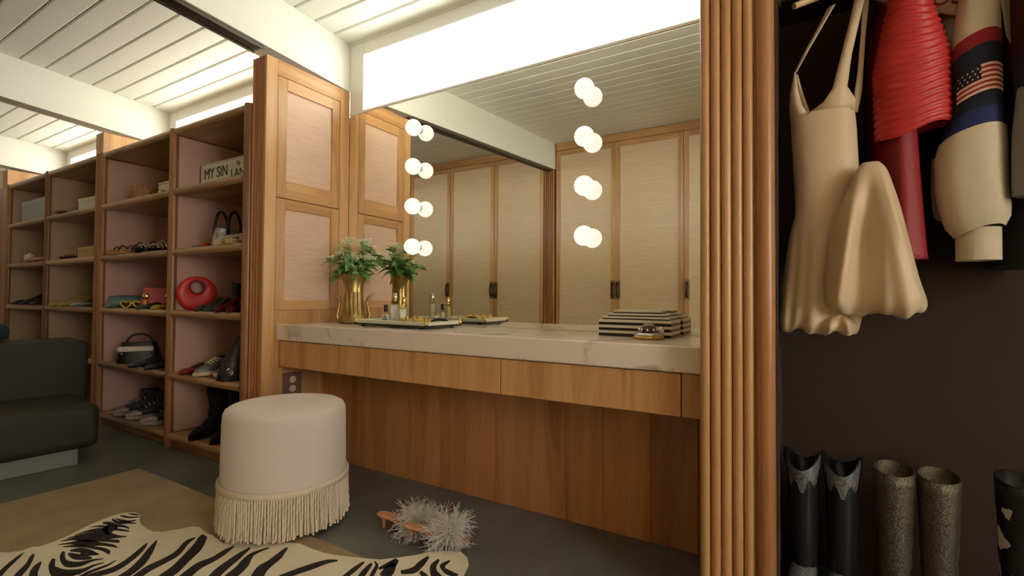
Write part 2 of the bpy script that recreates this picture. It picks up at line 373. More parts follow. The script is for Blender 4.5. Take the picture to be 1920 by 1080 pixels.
# wooden infill panels below the beams above the shelves
for i, (xa, xb, lab) in enumerate(((-4.65, -4.52, 'golden oak infill panel between shelf top and middle beam'), (-6.85, -6.72, 'golden oak infill panel under the far-left beam'))):
    zt = beam_z(1.99)
    o = MB().box(xa+0.002, xb-0.002, 1.55, 1.99, 1.93, zt, 0.003).build('trim_%d' % (i+1), M['oak']); tag(o, lab, 'panel', kind='structure')
o = MB().box(-6.86, -6.30, 1.47, 1.99, 0, 1.925, 0.004).build('trim_3', M['oak_red']); tag(o, 'reddish oak end panel at the far left of the shelves', 'panel', kind='structure')

# ---------------------------------------------------------------- cabinet wall at the left of the vanity
sc = thing('side_cabinet', 'honey oak cabinet with two pink grasscloth doors left of the vanity mirror', 'cabinet')
zt = beam_z(1.99)-0.001
cb(-2.448, -2.338, 1.472, 1.992, 0, zt, 'carcass', M['oak'], sc)
fx0, fx1 = -2.338, XS
D = [(1.525, 1.922, 1.428, 2.066), (1.525, 1.922, 0.837, 1.423)]
cb(fx0, fx1, 1.459, 1.523, 0, zt, 'stile', M['oak'], sc, 0.001); cb(fx0, fx1, 1.924, 1.992, 0, zt, 'stile', M['oak'], sc, 0.001)
cb(fx0, fx1, 1.5235, 1.9235, 2.068, zt, 'rail', M['oak_h'], sc, 0.001); cb(fx0, fx1, 1.5235, 1.9235, 0.0, 0.8355, 'rail', M['oak'], sc, 0.001)
for ya, yb, za, zb in D:
    d = bpy.data.objects.new('door', None); COL.objects.link(d); d.parent = sc
    s = 0.054
    cb(fx0, fx1-0.001, ya, ya+s, za, zb, 'stile', M['oak'], d, 0.0015); cb(fx0, fx1-0.001, yb-s, yb, za, zb, 'stile', M['oak'], d, 0.0015)
    top = 0.062 if za > 1 else 0.052; bot = 0.094 if za > 1 else 0.05
    cb(fx0, fx1-0.001, ya+s, yb-s, zb-top, zb, 'rail', M['oak_h'], d, 0.0015); cb(fx0, fx1-0.001, ya+s, yb-s, za, za+bot, 'rail', M['oak_h'], d, 0.0015)
    cb(fx0, fx1-0.010, ya+s, yb-s, za+bot, zb-top, 'grasscloth_panel', M['grass'], d)
for i in range(5):
    MB().halfround((-2.448+0.0125+i*0.0252, 1.4715), 0.0122, 0, zt, pi, 2*pi).build('reed', M['oak_red'], sc)
# outlet on the cabinet side under the counter
ot = thing('outlet', 'brown double socket plate on the cabinet side under the counter', 'outlet', (XS, 1.63, 0.455))
cb(0.0003, 0.006, -0.058, 0.058, -0.075, 0.05, 'cover_plate', plain('brown_plastic', srgb(120, 92, 74), 0.4), ot, 0.003)
M['ivory'] = plain('ivory_plastic', srgb(214, 196, 178), 0.4)
for dz in (0.012, -0.036):
    so = MB().lathe([(0.019, 0), (0.019, 0.004), (0.016, 0.005)], 16).xform(Matrix.Rotation(pi/2, 4, 'Y')).build('socket', M['ivory'], ot, (0.006, 0, dz))

# ---------------------------------------------------------------- fluted post between vanity and closet, partition behind it
fp = thing('fluted_post', 'tall oak post with five fluted reeds and a round corner beside the closet', 'post')
zt = beam_z(1.46)-0.002
cb(-0.235, -0.045, 1.472, 1.992, 0, 2.149, 'partition', M['oak'], fp)
for i in range(5):
    MB().halfround((-0.2205+i*0.0282, 1.4715), 0.0138, 0, zt, pi, 2*pi, 12).build('reed', M['oak_reed'], fp)
MB().halfround((-0.0675, 1.4715), 0.0235, 0, zt, pi, 2*pi, 14).build('corner_bead', M['oak_red'], fp)

# ---------------------------------------------------------------- vanity
ct = MB().box(XS+0.001, -0.236, 1.534, 1.993, 0.683, 0.765, 0.003).build('vanity_counter', M['marble']); tag(ct, 'thick cream marble counter with grey veins along the vanity', 'counter')
dr = thing('vanity_unit', 'honey oak drawer unit hung under the marble counter', 'drawer unit')
cb(-2.318, -0.238, 1.566, 1.80, 0.55, 0.682, 'carcass', M['oak_red_x'], dr)
cb(-2.318, -2.302, 1.546, 1.566, 0.546, 0.681, 'filler', M['oak_red'], dr, 0.001)
cb(-2.300, -0.959, 1.546, 1.566, 0.546, 0.679, 'drawer_front', M['oak'], dr, 0.0015)
cb(-0.955, -0.304, 1.546, 1.566, 0.546, 0.679, 'drawer_front', M['oak'], dr, 0.0015)
cb(-0.300, -0.238, 1.546, 1.566, 0.546, 0.681, 'filler', M['oak'], dr, 0.001)
bp_ = thing('base_panelling', 'vertical oak boards closing the wall under the vanity counter', 'panelling')
cb(-2.318, -0.237, 1.842, 1.99, 0, 0.682, 'backing', M['dark'], bp_)
x = -2.317; rnd = random.Random(3)
while x < -0.24:
    wdt = rnd.uniform(0.155, 0.185); xe = min(x+wdt, -0.238)
    if -0.238-xe < 0.06: xe = -0.238
    cb(x+0.0006, xe-0.0006, 1.828, 1.842, 0.0, 0.682, 'board', M['oak_mid'], bp_, 0.0012)
    x = xe
# mirror
mi = thing('wall_mirror', 'large frameless mirror over the marble counter', 'mirror')
cb(XS+0.002, -0.236, 1.994, 1.9995, 0.766, 2.006, 'mirror_glass', M['mirror'], mi)
cb(XS+0.002, -0.236, 1.9895, 1.9995, 2.006, 2.018, 'top_channel', M['frame'], mi)

# globe lights on the mirror
gl = ['top', 'second', 'third', 'lowest']
for side, gx in (('left', -1.764), ('right', -0.784)):
    for k, gz in enumerate((1.822, 1.612, 1.397, 1.180)):
        g = thing('globe_light', '%s glowing white globe light of the %s column on the mirror' % (gl[k], side), 'lamp', (gx, 1.9435, gz), group='globe lights on the vanity mirror')
        MB().sphere((0, 0, 0), 0.0435, 24, 16).build('globe', M['globe'], g)
        MB().lathe([(0.016, 0), (0.016, 0.010), (0.020, 0.012), (0.020, 0.0152)], 20).xform(Matrix.Rotation(-pi/2, 4, 'X')).build('collar', M['chrome'], g, (0, 0.035, 0))

# ---------------------------------------------------------------- wardrobe row opposite (seen in the mirror)
def wardrobe_door(parent, xa, xb, za, zb, y, handle):
    d = bpy.data.objects.new('door', None); COL.objects.link(d); d.parent = parent
    s = 0.05; yb = y-0.022; g = 0.0015
    cb(xa+g, xa+s, yb, y, za, zb, 'stile', M['oak'], d, 0.0015); cb(xb-s, xb-g, yb, y, za, zb, 'stile', M['oak'], d, 0.0015)
    cb(xa+s, xb-s, yb, y, zb-0.055, zb, 'rail', M['oak_x'], d, 0.0015); cb(xa+s, xb-s, yb, y, za, za+0.10, 'rail', M['oak_x'], d, 0.0015)
    cb(xa+s, xb-s, yb, y-0.008, za+0.10, zb-0.055, 'grasscloth_panel', M['grass2'], d)
    if handle:
        hx = xb-0.028 if handle > 0 else xa+0.028
        cb(hx-0.027, hx+0.027, y, y+0.003, 0.90, 1.10, 'back_plate', M['bronze_plate'], d, 0.001)
        m = MB(); m.tube([(hx, y+0.003, 0.93), (hx, y+0.035, 0.945), (hx, y+0.042, 1.0), (hx, y+0.035, 1.055), (hx, y+0.003, 1.07)], [0.013, 0.010, 0.007, 0.010, 0.013], 8)
        m.build('handle', M['bronze'], d)
YD = -0.90; ztop = 2.56
wa = thing('wardrobe_run', 'oak wardrobe with tall grasscloth doors and dark handles, reflected on the right of the mirror', 'wardrobe')
cb(-2.30, 2.85, -1.53, YD-0.026, 0.0, ztop, 'carcass', M['oak_x'], wa); cb(-2.30, 2.85, YD-0.02, YD+0.012, ztop+0.002, ceil_z(YD)-0.004, 'header', M['oak_x'], wa, 0.002)
for i, (a, h) in enumerate(((-2.305, 1), (-1.62, -1), (-0.93, -1), (-0.24, 1), (0.45, -1), (1.14, 1), (1.83, -1))):
    wardrobe_door(wa, a, a+0.688, 0.06, ztop, YD, h)
wl = thing('wardrobe_run', 'oak wardrobe with tall grasscloth doors and dark handles, reflected on the left of the mirror', 'wardrobe')
cb(-6.8, -2.47, -1.53, YD-0.026, 0.0, ztop, 'carcass', M['oak_x'], wl); cb(-6.8, -2.47, YD-0.02, YD+0.012, ztop+0.002, ceil_z(YD)-0.004, 'header', M['oak_x'], wl, 0.002)
for a, h in ((-3.13, -1), (-3.80, 1), (-4.47, 1), (-5.14, -1), (-5.81, 1), (-6.48, -1)):
    wardrobe_door(wl, a, a+0.668, 0.06, ztop, YD, h)
op = thing('fluted_post', 'oak fluted post under the beam end, seen only in the mirror', 'post')
zt = beam_z(-0.88)-0.001
cb(-2.45, -2.32, -1.52, -0.893, 0, zt, 'core', M['oak_red'], op)
for i in range(5):
    MB().halfround((-2.448+0.0125+i*0.0252, -0.8935), 0.0122, 0, zt, 0, pi).build('reed', M['oak_red'], op)

# ================================================================== SHOE SHELVES
ZS_ = [1.905, 1.535, 1.17, 0.80, 0.425, 0.066]
def shelf_unit(name, label, xa, xb, xm, lining):
    u = thing(name, label, 'shelf unit')
    yf, yb = 1.462, 1.93; t = 0.058
    for a, b in ((xa, xa+t), (xm-t/2, xm+t/2), (xb-t, xb)):
        p = MB(); p.box(a, b, yf+0.012, yb, 0.0, 1.925)
        up = p.build('upright', M['shelfwood_z'], u)
        MB().halfround(((a+b)/2, yf+0.012), t/2, 0.0, 1.925, pi, 2*pi, 8).xform(Matrix.Translation((0, 0, 0)) @ Matrix.Diagonal((1, 1, 1, 1))).build('upright_nosing', M['shelfwood_z'], up)
        # painted lining faces
        if b < xb-0.001: cb(b, b+0.002, yf+0.02, yb-0.001, 0.09, 1.88, 'lining', lining, up)
        if a > xa+0.001: cb(a-0.002, a, yf+0.02, yb-0.001, 0.09, 1.88, 'lining', lining, up)
    cb(xa+0.002, xb-0.002, yb, yb+0.012, 0.05, 1.92, 'back_panel', lining, u)
    for k, z in enumerate(ZS_):
        for a, b in ((xa+t+0.002, xm-t/2-0.002), (xm+t/2+0.002, xb-t-0.002)):
            s = MB().box(a, b, yf+0.002, yb-0.002, z-0.016, z+0.018).build('shelf', M['shelfwood'], u)
            n = MB(); R = []
            for x in (a-0.004, b+0.004):
                R.append([(x, yf-0.006+0.022*(1+cos(pi/2+pi*j/10))-0.006, z+0.001+0.022*sin(pi/2+pi*j/10)) for j in range(11)])
            n.rings(R, True).build('nosing', M['shelfwood'], s)
    cb(xa, xb, yf+0.022, yf+0.04, 0.0, 0.046, 'kick_board', M['oak_red_x'], u)
    return u
shelf_unit('shoe_shelf', 'oak shoe shelf unit lined in dusty pink, next to the vanity cabinet', -4.288, -2.452, -3.262, M['pink'])
shelf_unit('shoe_shelf', 'oak shoe shelf unit with tan lining at the far left behind the bench', -6.30, -4.292, -5.305, M['tanlining'])
SH = [z+0.0185 for z in ZS_[1:]]           # standing heights of the five rows, top to bottom

# ---------------------------------------------------------------- shoes and bags
_mc = {}
def cm(rgb, rough=0.5, metal=0.0, **k):
    key = (rgb, rough, metal)
    if key not in _mc: _mc[key] = plain('colour_%d_%d_%d_%d' % (rgb+(int(rough*100),)), srgb(*rgb), rough, metal, **k)
    return _mc[key]
def foot_ring(x, hw, zb, zt, n=12, sq=2.6):
    out = []
    for j in range(n):
        a = 2*pi*j/n; c_, s_ = cos(a), sin(a)
        out.append((x, hw*math.copysign(abs(c_)**(2/sq), c_), (zb+zt)/2+(zt-zb)/2*math.copysign(abs(s_)**(2/sq), s_)))
    return out
def foot(mb, prof):                            # prof: (x, half width, z bottom, z top)
    mb.rings([foot_ring(*p) for p in prof], True)
def shoe(kind, label, loc, rz, upper, sole, size=1.0, group=None, cat='shoe', extra=None, name=None):
    nm = name or {'pump': 'pump_shoe', 'sneaker': 'sneaker', 'boot': 'boot', 'sandal': 'sandal', 'flat': 'flat_shoe'}[kind]
    t = thing(nm, label, cat, loc, rz, group)
    t.scale = (size, size, size)
    if kind == 'sneaker':
        m = MB(); foot(m, [(-.128,.018,.0,.034),(-.12,.034,0,.036),(-.06,.036,0,.034),(0,.036,0,.032),(.07,.045,0,.032),(.115,.040,.003,.033),(.138,.022,.008,.030)]); m.build('sole', sole, t)
        m = MB(); foot(m, [(-.122,.014,.03,.075),(-.112,.030,.03,.092),(-.07,.033,.03,.098),(-.03,.034,.03,.100),(.02,.037,.03,.078),(.07,.040,.03,.058),(.11,.034,.03,.046),(.13,.016,.03,.038)]); m.build('upper', upper, t)
        m = MB(); foot(m, [(-.105,.020,.085,.106),(-.07,.025,.09,.110),(-.035,.020,.092,.108)]); m.build('collar', cm((40,40,44), .8), t)
        if extra:
            m = MB(); foot(m, [(.068,.0425,.026,.056),(.09,.042,.026,.054),(.115,.036,.026,.048),(.133,.020,.026,.040),(.14,.008,.028,.034)]); m.build('toe_cap', extra, t)
            m = MB(); foot_r = [[(-.066+.046*cos(2*pi*j/14)+.01*k, .031*sin(2*pi*j/14), .08+.022*k) for j in range(14)] for k in range(4)]; m.rings(foot_r, True); m.build('high_top', upper, t)
        for k in range(4):
            a = -0.012+k*0.019; z = 0.1-k*0.0075
            m = MB(); m.tube([(a, -.026, z-.008), (a+.004, 0, z+.003), (a, .026, z-.008)], .0035, 5); m.build('lace', sole, t)
    elif kind == 'pump':
        m = MB(); foot(m, [(-.115,.022,.052,.058),(-.07,.026,.046,.052),(-.02,.024,.018,.024),(.03,.034,.0,.007),(.08,.034,.0,.007),(.125,.012,.0,.006)]); m.build('sole', sole, t)
        m = MB(); foot(m, [(-.118,.016,.056,.096),(-.105,.026,.056,.098),(-.07,.027,.05,.084),(-.02,.026,.024,.056),(.025,.033,.006,.044),(.07,.034,.006,.043),(.105,.022,.006,.030),(.13,.008,.005,.014)]); m.build('upper', upper, t)
        m = MB(); m.lathe([(.008,0),(.009,.02),(.013,.04),(.022,.055)], 10, (-.098,0,0)); m.build('heel', extra or sole, t)
    elif kind == 'flat':
        m = MB(); foot(m, [(-.125,.014,0,.01),(-.10,.028,0,.012),(0,.027,0,.01),(.07,.036,0,.01),(.125,.012,0,.01)]); m.build('sole', sole, t)
        m = MB(); foot(m, [(-.124,.012,.008,.05),(-.105,.027,.008,.056),(-.05,.030,.008,.046),(.01,.030,.008,.036),(.06,.036,.008,.038),(.10,.026,.008,.03),(.127,.008,.008,.016)]); m.build('upper', upper, t)
        m = MB(); foot(m, [(-.09,.018,.046,.058),(-.04,.021,.04,.05),(.01,.016,.032,.040)]); m.build('insole', cm((60,46,40), .8), t)
    elif kind == 'sandal':
        m = MB(); foot(m, [(-.12,.016,.05,.062),(-.09,.034,.048,.062),(-.02,.032,.028,.042),(.06,.042,.0+.02,.034),(.12,.018,.02,.032)]); m.build('footbed', upper, t)
        m = MB(); m.box(-.118,-.052,-.032,.032,0,.049,.006); m.build('block_heel', sole, t)
        m = MB(); foot(m, [(-.005,.03,0,.026),(.05,.042,0,.022),(.12,.018,.004,.022)]); m.build('platform', sole, t)
        for a, h in ((.06,.03),(.03,.04),(-.085,.05)):
            m = MB(); z0 = .03 if a > 0 else .055
            m.tube([(a,-.042,z0),(a,-.034,z0+h*.7),(a,0,z0+h),(a,.034,z0+h*.7),(a,.042,z0)], .006, 6); m.build('strap', extra or upper, t)
    elif kind == 'boot':
        H_ = .30
        m = MB(); foot(m, [(-.115,.022,.03,.04),(-.07,.03,.03,.04),(-.02,.026,.012,.022),(.04,.036,0,.01),(.10,.034,0,.01),(.145,.012,0,.01)]); m.build('sole', sole, t)
        m = MB(); m.box(-.118,-.055,-.03,.03,0,.032,.005); m.build('heel', sole, t)
        m = MB(); foot(m, [(-.118,.02,.036,.12),(-.10,.034,.036,.13),(-.04,.036,.03,.13),(.0,.036,.015,.105),(.05,.038,.008,.07),(.10,.034,.008,.056),(.135,.020,.008,.04),(.15,.008,.008,.022)]); m.build('vamp', upper, t)
        R = []
        for k in range(9):
            u_ = k/8; z = .10+u_*(H_-.10); rx = .060+.018*u_+.004*sin(k*2.1); ry = .040+.02*u_+.003*sin(k*1.7); cx_ = -.058-.006*u_+.006*sin(k*1.3)
            R.append([(cx_+rx*cos(2*pi*j/16), ry*sin(2*pi*j/16), z) for j in range(16)])
        inner = [[(cx_+(rx-.005)*cos(2*pi*j/16), (ry-.005)*sin(2*pi*j/16), z) for j in range(16)] for z in (H_, H_-.10)]
        m = MB(); m.rings(R+inner, True, True); m.build('shaft', upper, t)
        for s in (-1, 1):
            m = MB(); m.tube([(-.058, s*.058, H_-.03), (-.058, s*.066, H_+.012), (-.058, s*.054, H_-.02)], .005, 6); m.build('pull_tab', upper, t)
    return t
R90 = -pi/2
Z1, Z2, Z3, Z4, Z5 = SH
def text_mesh(name, body, size, mat, parent, loc, rot, shear=0.0, extr=0.0006, sx=1.0):
    cu = bpy.data.curves.new(name, 'FONT'); cu.body = body; cu.size = size; cu.shear = shear; cu.extrude = extr; cu.align_x = 'LEFT'
    to = bpy.data.objects.new(name+'_tmp', cu); COL.objects.link(to)
    dg = bpy.context.evaluated_depsgraph_get(); dg.update()
    me = bpy.data.meshes.new_from_object(to.evaluated_get(dg)); bpy.data.objects.remove(to, do_unlink=True)
    me.materials.append(mat); o = link(name, me, parent, loc, rot); o.scale = (sx, 1, 1); return o

# row 1, right bay: the mirrored perfume display
sg = thing('perfume_display', 'silvery perfume display box lettered MY SIN by LANVIN, on the top right shelf', 'display box', (-2.485, 1.585, Z1))
M['silvermir'] = plain('silvered_display', srgb(228, 232, 208), 0.2, 0.15)
m = MB(); m.box(-0.70, 0.0, 0, 0.16, 0, 0.16, 0.003); m.build('box_body', M['silvermir'], sg)
m = MB(); m.box(-0.70, 0.0, 0.0, 0.16, 0.1602, 0.168, 0.002); m.build('lid', cm((214, 210, 190), .4), sg)
blk = cm((42, 40, 36), .6)
text_mesh('lettering', 'MY SIN', 0.092, blk, sg, (-0.66, -0.001, 0.072), (pi/2, 0, 0), sx=0.90)
text_mesh('lettering', 'by', 0.04, blk, sg, (-0.31, -0.001, 0.120), (pi/2, 0, 0))
text_mesh('lettering', 'LANVIN', 0.072, blk, sg, (-0.37, -0.001, 0.05), (pi/2, 0, 0), sx=1.05)
for a in (-0.61, -0.1): MB().sphere((a, 0.02, 0.172), 0.009, 10, 6).build('clip', blk, sg)

# row 2, right bay
hb = thing('handbag', 'patterned silvery handbag with two round black handles', 'bag', (-2.90, 1.60, Z2), radians(118))
M['snake'] = plain('snake_print', srgb(170, 176, 172), 0.3, 0.2, var=0.75, vscale=26)
m = MB(); R = []
for k in range(6):
    u_ = k/5; R.append([( (.105-.02*u_)*math.copysign(abs(cos(a))**.6, cos(a)), (.058-.018*u_)*math.copysign(abs(sin(a))**.7, sin(a)), u_*.115) for a in [2*pi*j/20 for j in range(20)]])
m.rings(R, True); m.build('body', M['snake'], hb)
MB().box(-.085, .085, -.032, .032, .112, .118, .003).build('zip_top', cm((60,60,64), .5), hb)
for s in (-1, 1):
    m = MB(); m.tube([(.062*cos(pi*j/14), s*.040, .105+.115*sin(pi*j/14)) for j in range(15)], .0085, 8); m.build('handle', M['black'], hb)
    for e in (-1, 1): MB().box(e*.062-.014, e*.062+.014, s*.040-.006, s*.040+.006, .075, .118, .003).build('handle_tab', M['black'], hb)
shoe('sandal', 'beige block-heeled sandal in front, beside the handbag with round handles', (-2.755, 1.555, Z2), R90+.3, cm((206,182,144), .5), cm((198,168,124), .55), .9, 'beige block-heeled sandals')
shoe('sandal', 'beige block-heeled sandal behind, against the cabinet side', (-2.655, 1.56, Z2), R90+.2, cm((206,182,144), .5), cm((198,168,124), .55), .95, 'beige block-heeled sandals')
shoe('sandal', 'tan strappy sandal standing at the back of the handbag shelf', (-2.80, 1.76, Z2), R90+.1, cm((150,116,84), .5), cm((90,64,46), .55), 1.05)
shoe('flat', 'orange-red flat shoe lying before the round-handled handbag', (-2.985, 1.515, Z2), R90+.9, cm((214,76,42), .45), cm((120,50,30), .6), .62)
shoe('flat', 'pale green-grey slipper left of the orange shoe', (-3.10, 1.56, Z2), R90+.5, cm((150,158,144), .6), cm((110,110,100), .6), .72)

# row 3, right bay: red disc bag
rb = thing('handbag', 'round red handbag with a circular hand hole', 'bag', (-3.165, 1.565, Z3), radians(90-12))
m = MB(); n = 48; Ro = .105; zc = .104
def ringpts(r, cz, y, ex=1.0): return [(r*cos(2*pi*j/n)*ex, y, cz+r*sin(2*pi*j/n)) for j in range(n)]
outer_f = ringpts(Ro, zc, -.014); outer_b = ringpts(Ro, zc, .014); in_f = ringpts(.040, zc+.040, -.016); in_b = ringpts(.040, zc+.040, .016)
R = [in_b, in_f, [tuple((Vector(a)*.85+Vector(b)*.15)+Vector((0,-.006,0))) for a, b in zip(in_f, outer_f)], [tuple((Vector(a)*.15+Vector(b)*.85)+Vector((0,-.006,0))) for a, b in zip(in_f, outer_f)], outer_f, outer_b,
     [tuple((Vector(a)*.15+Vector(b)*.85)+Vector((0,.006,0))) for a, b in zip(in_b, outer_b)], [tuple((Vector(a)*.85+Vector(b)*.15)+Vector((0,.006,0))) for a, b in zip(in_b, outer_b)], in_b]
m.rings([r[::-1] for r in R], True, False); m.build('body', cm((206,40,32), .4), rb)
m = MB(); m.tube([(.0405*cos(2*pi*j/32), -.016, zc+.040+.0405*sin(2*pi*j/32)) for j in range(33)], .004, 6, True, False); m.build('hole_rim', cm((110,20,20), .4), rb)
for i, (lx, ly, lab) in enumerate(((-3.005, 1.555, 'grey pointed pump nearest the round red handbag'), (-2.925, 1.56, 'grey pointed pump right of its mate, in front of the black booties'))):
    shoe('pump', lab, (lx, ly, Z3), R90+.45, cm((64,68,68), .3), cm((30,30,30), .5), .86, 'grey pumps beside the red bag')
shoe('boot', 'short black ankle boot left of its mate on the red bag shelf', (-2.93, 1.66, Z3), R90+.4, M['black'], M['black'], .56, 'black ankle boots')
shoe('boot', 'short black ankle boot against the cabinet on the red bag shelf', (-2.80, 1.655, Z3), R90+.35, M['black'], M['black'], .57, 'black ankle boots')
shoe('pump', 'glossy burgundy pump in front of the black ankle boots', (-2.785, 1.545, Z3), R90+.55, cm((92,22,30), .2), cm((30,16,16), .4), .9, 'burgundy pumps')
shoe('pump', 'glossy burgundy pump at the cabinet end of the red bag shelf', (-2.68, 1.55, Z3), R90+.5, cm((92,22,30), .2), cm((30,16,16), .4), .9, 'burgundy pumps')

# row 4, right bay
shoe('flat', 'dark red flat shoe left of the grey sneakers', (-3.145, 1.545, Z4), R90+.5, cm((150,34,30), .5), cm((90,24,22), .6), .9, 'dark red flats')
shoe('flat', 'dark red flat shoe tucked behind the grey sneaker', (-3.10, 1.66, Z4), R90+.4, cm((150,34,30), .5), cm((90,24,22), .6), .9, 'dark red flats')
M['greymesh'] = plain('grey_sneaker_mesh', srgb(128, 132, 134), 0.7, var=0.45, vscale=22)
shoe('sneaker', 'grey sneaker with thick cream sole, the front one of the pair', (-2.975, 1.575, Z4), R90+.35, M['greymesh'], cm((220,202,172), .6), .98, 'grey sneakers')
shoe('sneaker', 'grey sneaker with thick cream sole, behind its mate', (-2.86, 1.63, Z4), R90+.35, M['greymesh'], cm((220,202,172), .6), 1.0, 'grey sneakers')
bb = thing('handbag', 'slouchy black leather hobo bag with a metal ring against the cabinet', 'bag', (-2.685, 1.56, Z4), radians(74))
m = MB(); R = []
for k in range(9):
    u_ = k/8; wv = (.105*(1-u_)**.55+.012); R.append([(wv*math.copysign(abs(cos(a))**.8, cos(a))+.06*u_*u_, (.05*(1-u_*.75))*sin(a), .005+u_*.285) for a in [2*pi*j/18 for j in range(18)]])
m.rings(R, True); m.build('body', M['black'], bb)
m = MB(); m.tube([(.012, 0, .25), (.03, -.004, .30), (.075, -.004, .315), (.10, 0, .27), (.098, 0, .15), (.09, 0, .07)], .009, 8); m.build('strap', M['black'], bb)
m = MB(); m.tube([(-.062+.016*cos(2*pi*j/20), -.054, .055+.016*sin(2*pi*j/20)) for j in range(21)], .003, 6, True, False); m.build('ring', M['chrome'], bb)
MB().box(-.10, .10, -.052, .052, .001, .03, .008).build('base_panel', cm((38,36,32), .5), bb)

# row 5, right bay
M['suede'] = plain('black_suede', srgb(22, 20, 24), 0.95)
shoe('boot', 'tall black suede boot in front on the bottom right shelf', (-3.00, 1.575, Z5), R90+.3, M['suede'], M['suede'], .98, 'black suede boots')
shoe('boot', 'tall black suede boot behind its mate on the bottom right shelf', (-2.82, 1.60, Z5), R90+.3, M['suede'], M['suede'], 1.0, 'black suede boots')

# left bay of the pink unit
bk = thing('woven_basket', 'small woven straw cylinder bag on the top shelf', 'basket', (-3.93, 1.585, Z1))
M['straw'] = plain('woven_straw', srgb(170, 128, 84), 0.8, var=0.35, vscale=70, bump=0.8, bscale=120)
m = MB()
for k in range(9): m.lathe([(.070+.004*sin(k), .001+k*.0125), (.0745+.004*sin(k), .007+k*.0125), (.070+.004*sin(k+1), .0135+k*.0125)], 20, cap=(k in (0, 8)))
m.build('body', M['straw'], bk)
m = MB(); m.tube([(.06*cos(pi*j/10), 0, .108+.014*sin(pi*j/10)) for j in range(11)], .004, 6); m.build('handle', M['straw'], bk)
gb = thing('mirrored_box', 'pale grey mirrored box behind the straw bag', 'box', (-3.58, 1.70, Z1), 0)
MB().box(-.18, .18, -.10, .10, 0, .115, .003).build('box_body', M['silvermir'], gb); MB().box(-.182, .182, -.102, .102, .1152, .128, .003).build('lid', M['silvermir'], gb)
shoe('pump', 'small gold evening pump before the mirrored box', (-3.60, 1.515, Z1), R90+.3, M['gold'], M['gold'], .5, 'gold evening pumps')
shoe('pump', 'small gold evening pump next to the divider before the mirrored box', (-3.44, 1.52, Z1), R90+.2, M['gold'], M['gold'], .5, 'gold evening pumps')
tw = cm((176,132,84), .55)
shoe('sandal', 'wooden block sandal with brown straps, left on the second shelf', (-4.08, 1.55, Z2), R90+.2, tw, cm((190,146,92), .5), 1.0, 'wooden block sandals', extra=cm((100,64,44), .5))
shoe('sandal', 'wooden block sandal with brown straps, right of its mate', (-3.93, 1.57, Z2), R90+.2, tw, cm((190,146,92), .5), 1.0, 'wooden block sandals', extra=cm((100,64,44), .5))
for k, xx in enumerate((-3.73, -3.61)):
    s_ = shoe('sandal', ['black platform sandal with jewelled straps beside the wooden sandals', 'black platform sandal with jewelled straps next to the pink unit divider'][k], (xx, 1.55+.02*k, Z2), R90+.25, M['black'], M['black'], .95, 'black jewelled sandals', extra=M['chrome'])
    for j in range(4): MB().sphere((.02+j*.022, -.047, .028), .007, 8, 6).build('jewel', M['chrome'], s_)
tb = thing('clutch_bag', 'soft teal fabric clutch lying on the middle shelf', 'bag', (-4.09, 1.56, Z3), radians(80))
m = MB(); R = []
for k in range(9):
    u_ = k/8-.5; h = .075*(1-(2*u_)**4)**.5+.004; wv = .075*(1-(2*u_)**6)**.5+.004
    R.append([(u_*.24, wv*math.copysign(abs(cos(a))**.7, cos(a)), h/2+.004+h/2*sin(a)*(1+.15*sin(k*2))) for a in [2*pi*j/16 for j in range(16)]])
m.rings(R, True); m.build('body', plain('teal_satin', srgb(92, 138, 136), .45, var=.2, vscale=14), tb)
m = MB(); m.tube([(-.10, -.01, .079), (-.03, -.012, .088), (.04, -.01, .087), (.10, -.008, .077)], .004, 6); m.build('zip', cm((70,110,110), .4), tb)
pk = thing('handbag', 'small pink handbag with two gold heart clasps', 'bag', (-3.78, 1.62, Z3), radians(58))
pm_ = cm((206,98,98), .4)
m = MB(); R = []
for k in range(6):
    u_ = k/5; R.append([((.10-.018*u_)*math.copysign(abs(cos(a))**.5, cos(a)), (.045-.015*u_)*math.copysign(abs(sin(a))**.6, sin(a)), .002+u_*.14) for a in [2*pi*j/20 for j in range(20)]])
m.rings(R, True); m.build('body', pm_, pk)
m = MB(); m.tube([(.05*cos(pi*j/12), 0, .138+.05*sin(pi*j/12)) for j in range(13)], .006, 8); m.build('handle', cm((150,60,60), .4), pk)
for e in (-1, 1):
    MB().sphere((e*.062, -.046, .085), .021, 12, 8, sy=.35).build('heart_clasp', M['gold'], pk)
    MB().box(e*.062-.012, e*.062+.012, -.052, -.04, .004, .062, .004).build('buckle_strap', M['gold'], pk)
sgl = thing('sunglasses', 'yellow heart-shaped sunglasses at the shelf edge', 'sunglasses', (-3.86, 1.502, Z3), radians(60))
yl = cm((226,192,60), .3)
for e in (-1, 1):
    hp = []
    for j in range(25):
        a = 2*pi*j/24; hp.append((e*.034+.0019*16*sin(a)**3*.95, 0.0, .030+.0019*(13*cos(a)-5*cos(2*a)-2*cos(3*a)-cos(4*a))))
    m = MB(); m.tube(hp, .0045, 6, True, False); m.build('rim', yl, sgl)
    m = MB(); m.add([(p[0], .001, p[2]) for p in hp[:-1]], [tuple(range(24))]); m.build('lens', cm((60,50,30), .1), sgl)
    m = MB(); m.tube([(e*.066, .002, .040), (e*.068, .06, .036), (e*.062, .11, .012), (e*.06, .125, .006)], .0035, 6); m.build('temple', yl, sgl)
MB().tube([(-.012, 0, .036), (0, -.002, .040), (.012, 0, .036)], .004, 6).build('bridge', yl, sgl)
shoe('flat', 'dark green flat shoe right of the yellow sunglasses', (-3.70, 1.535, Z3), R90+.5, cm((74,92,80), .5), cm((50,60,50), .6), .8, 'dark green flats')
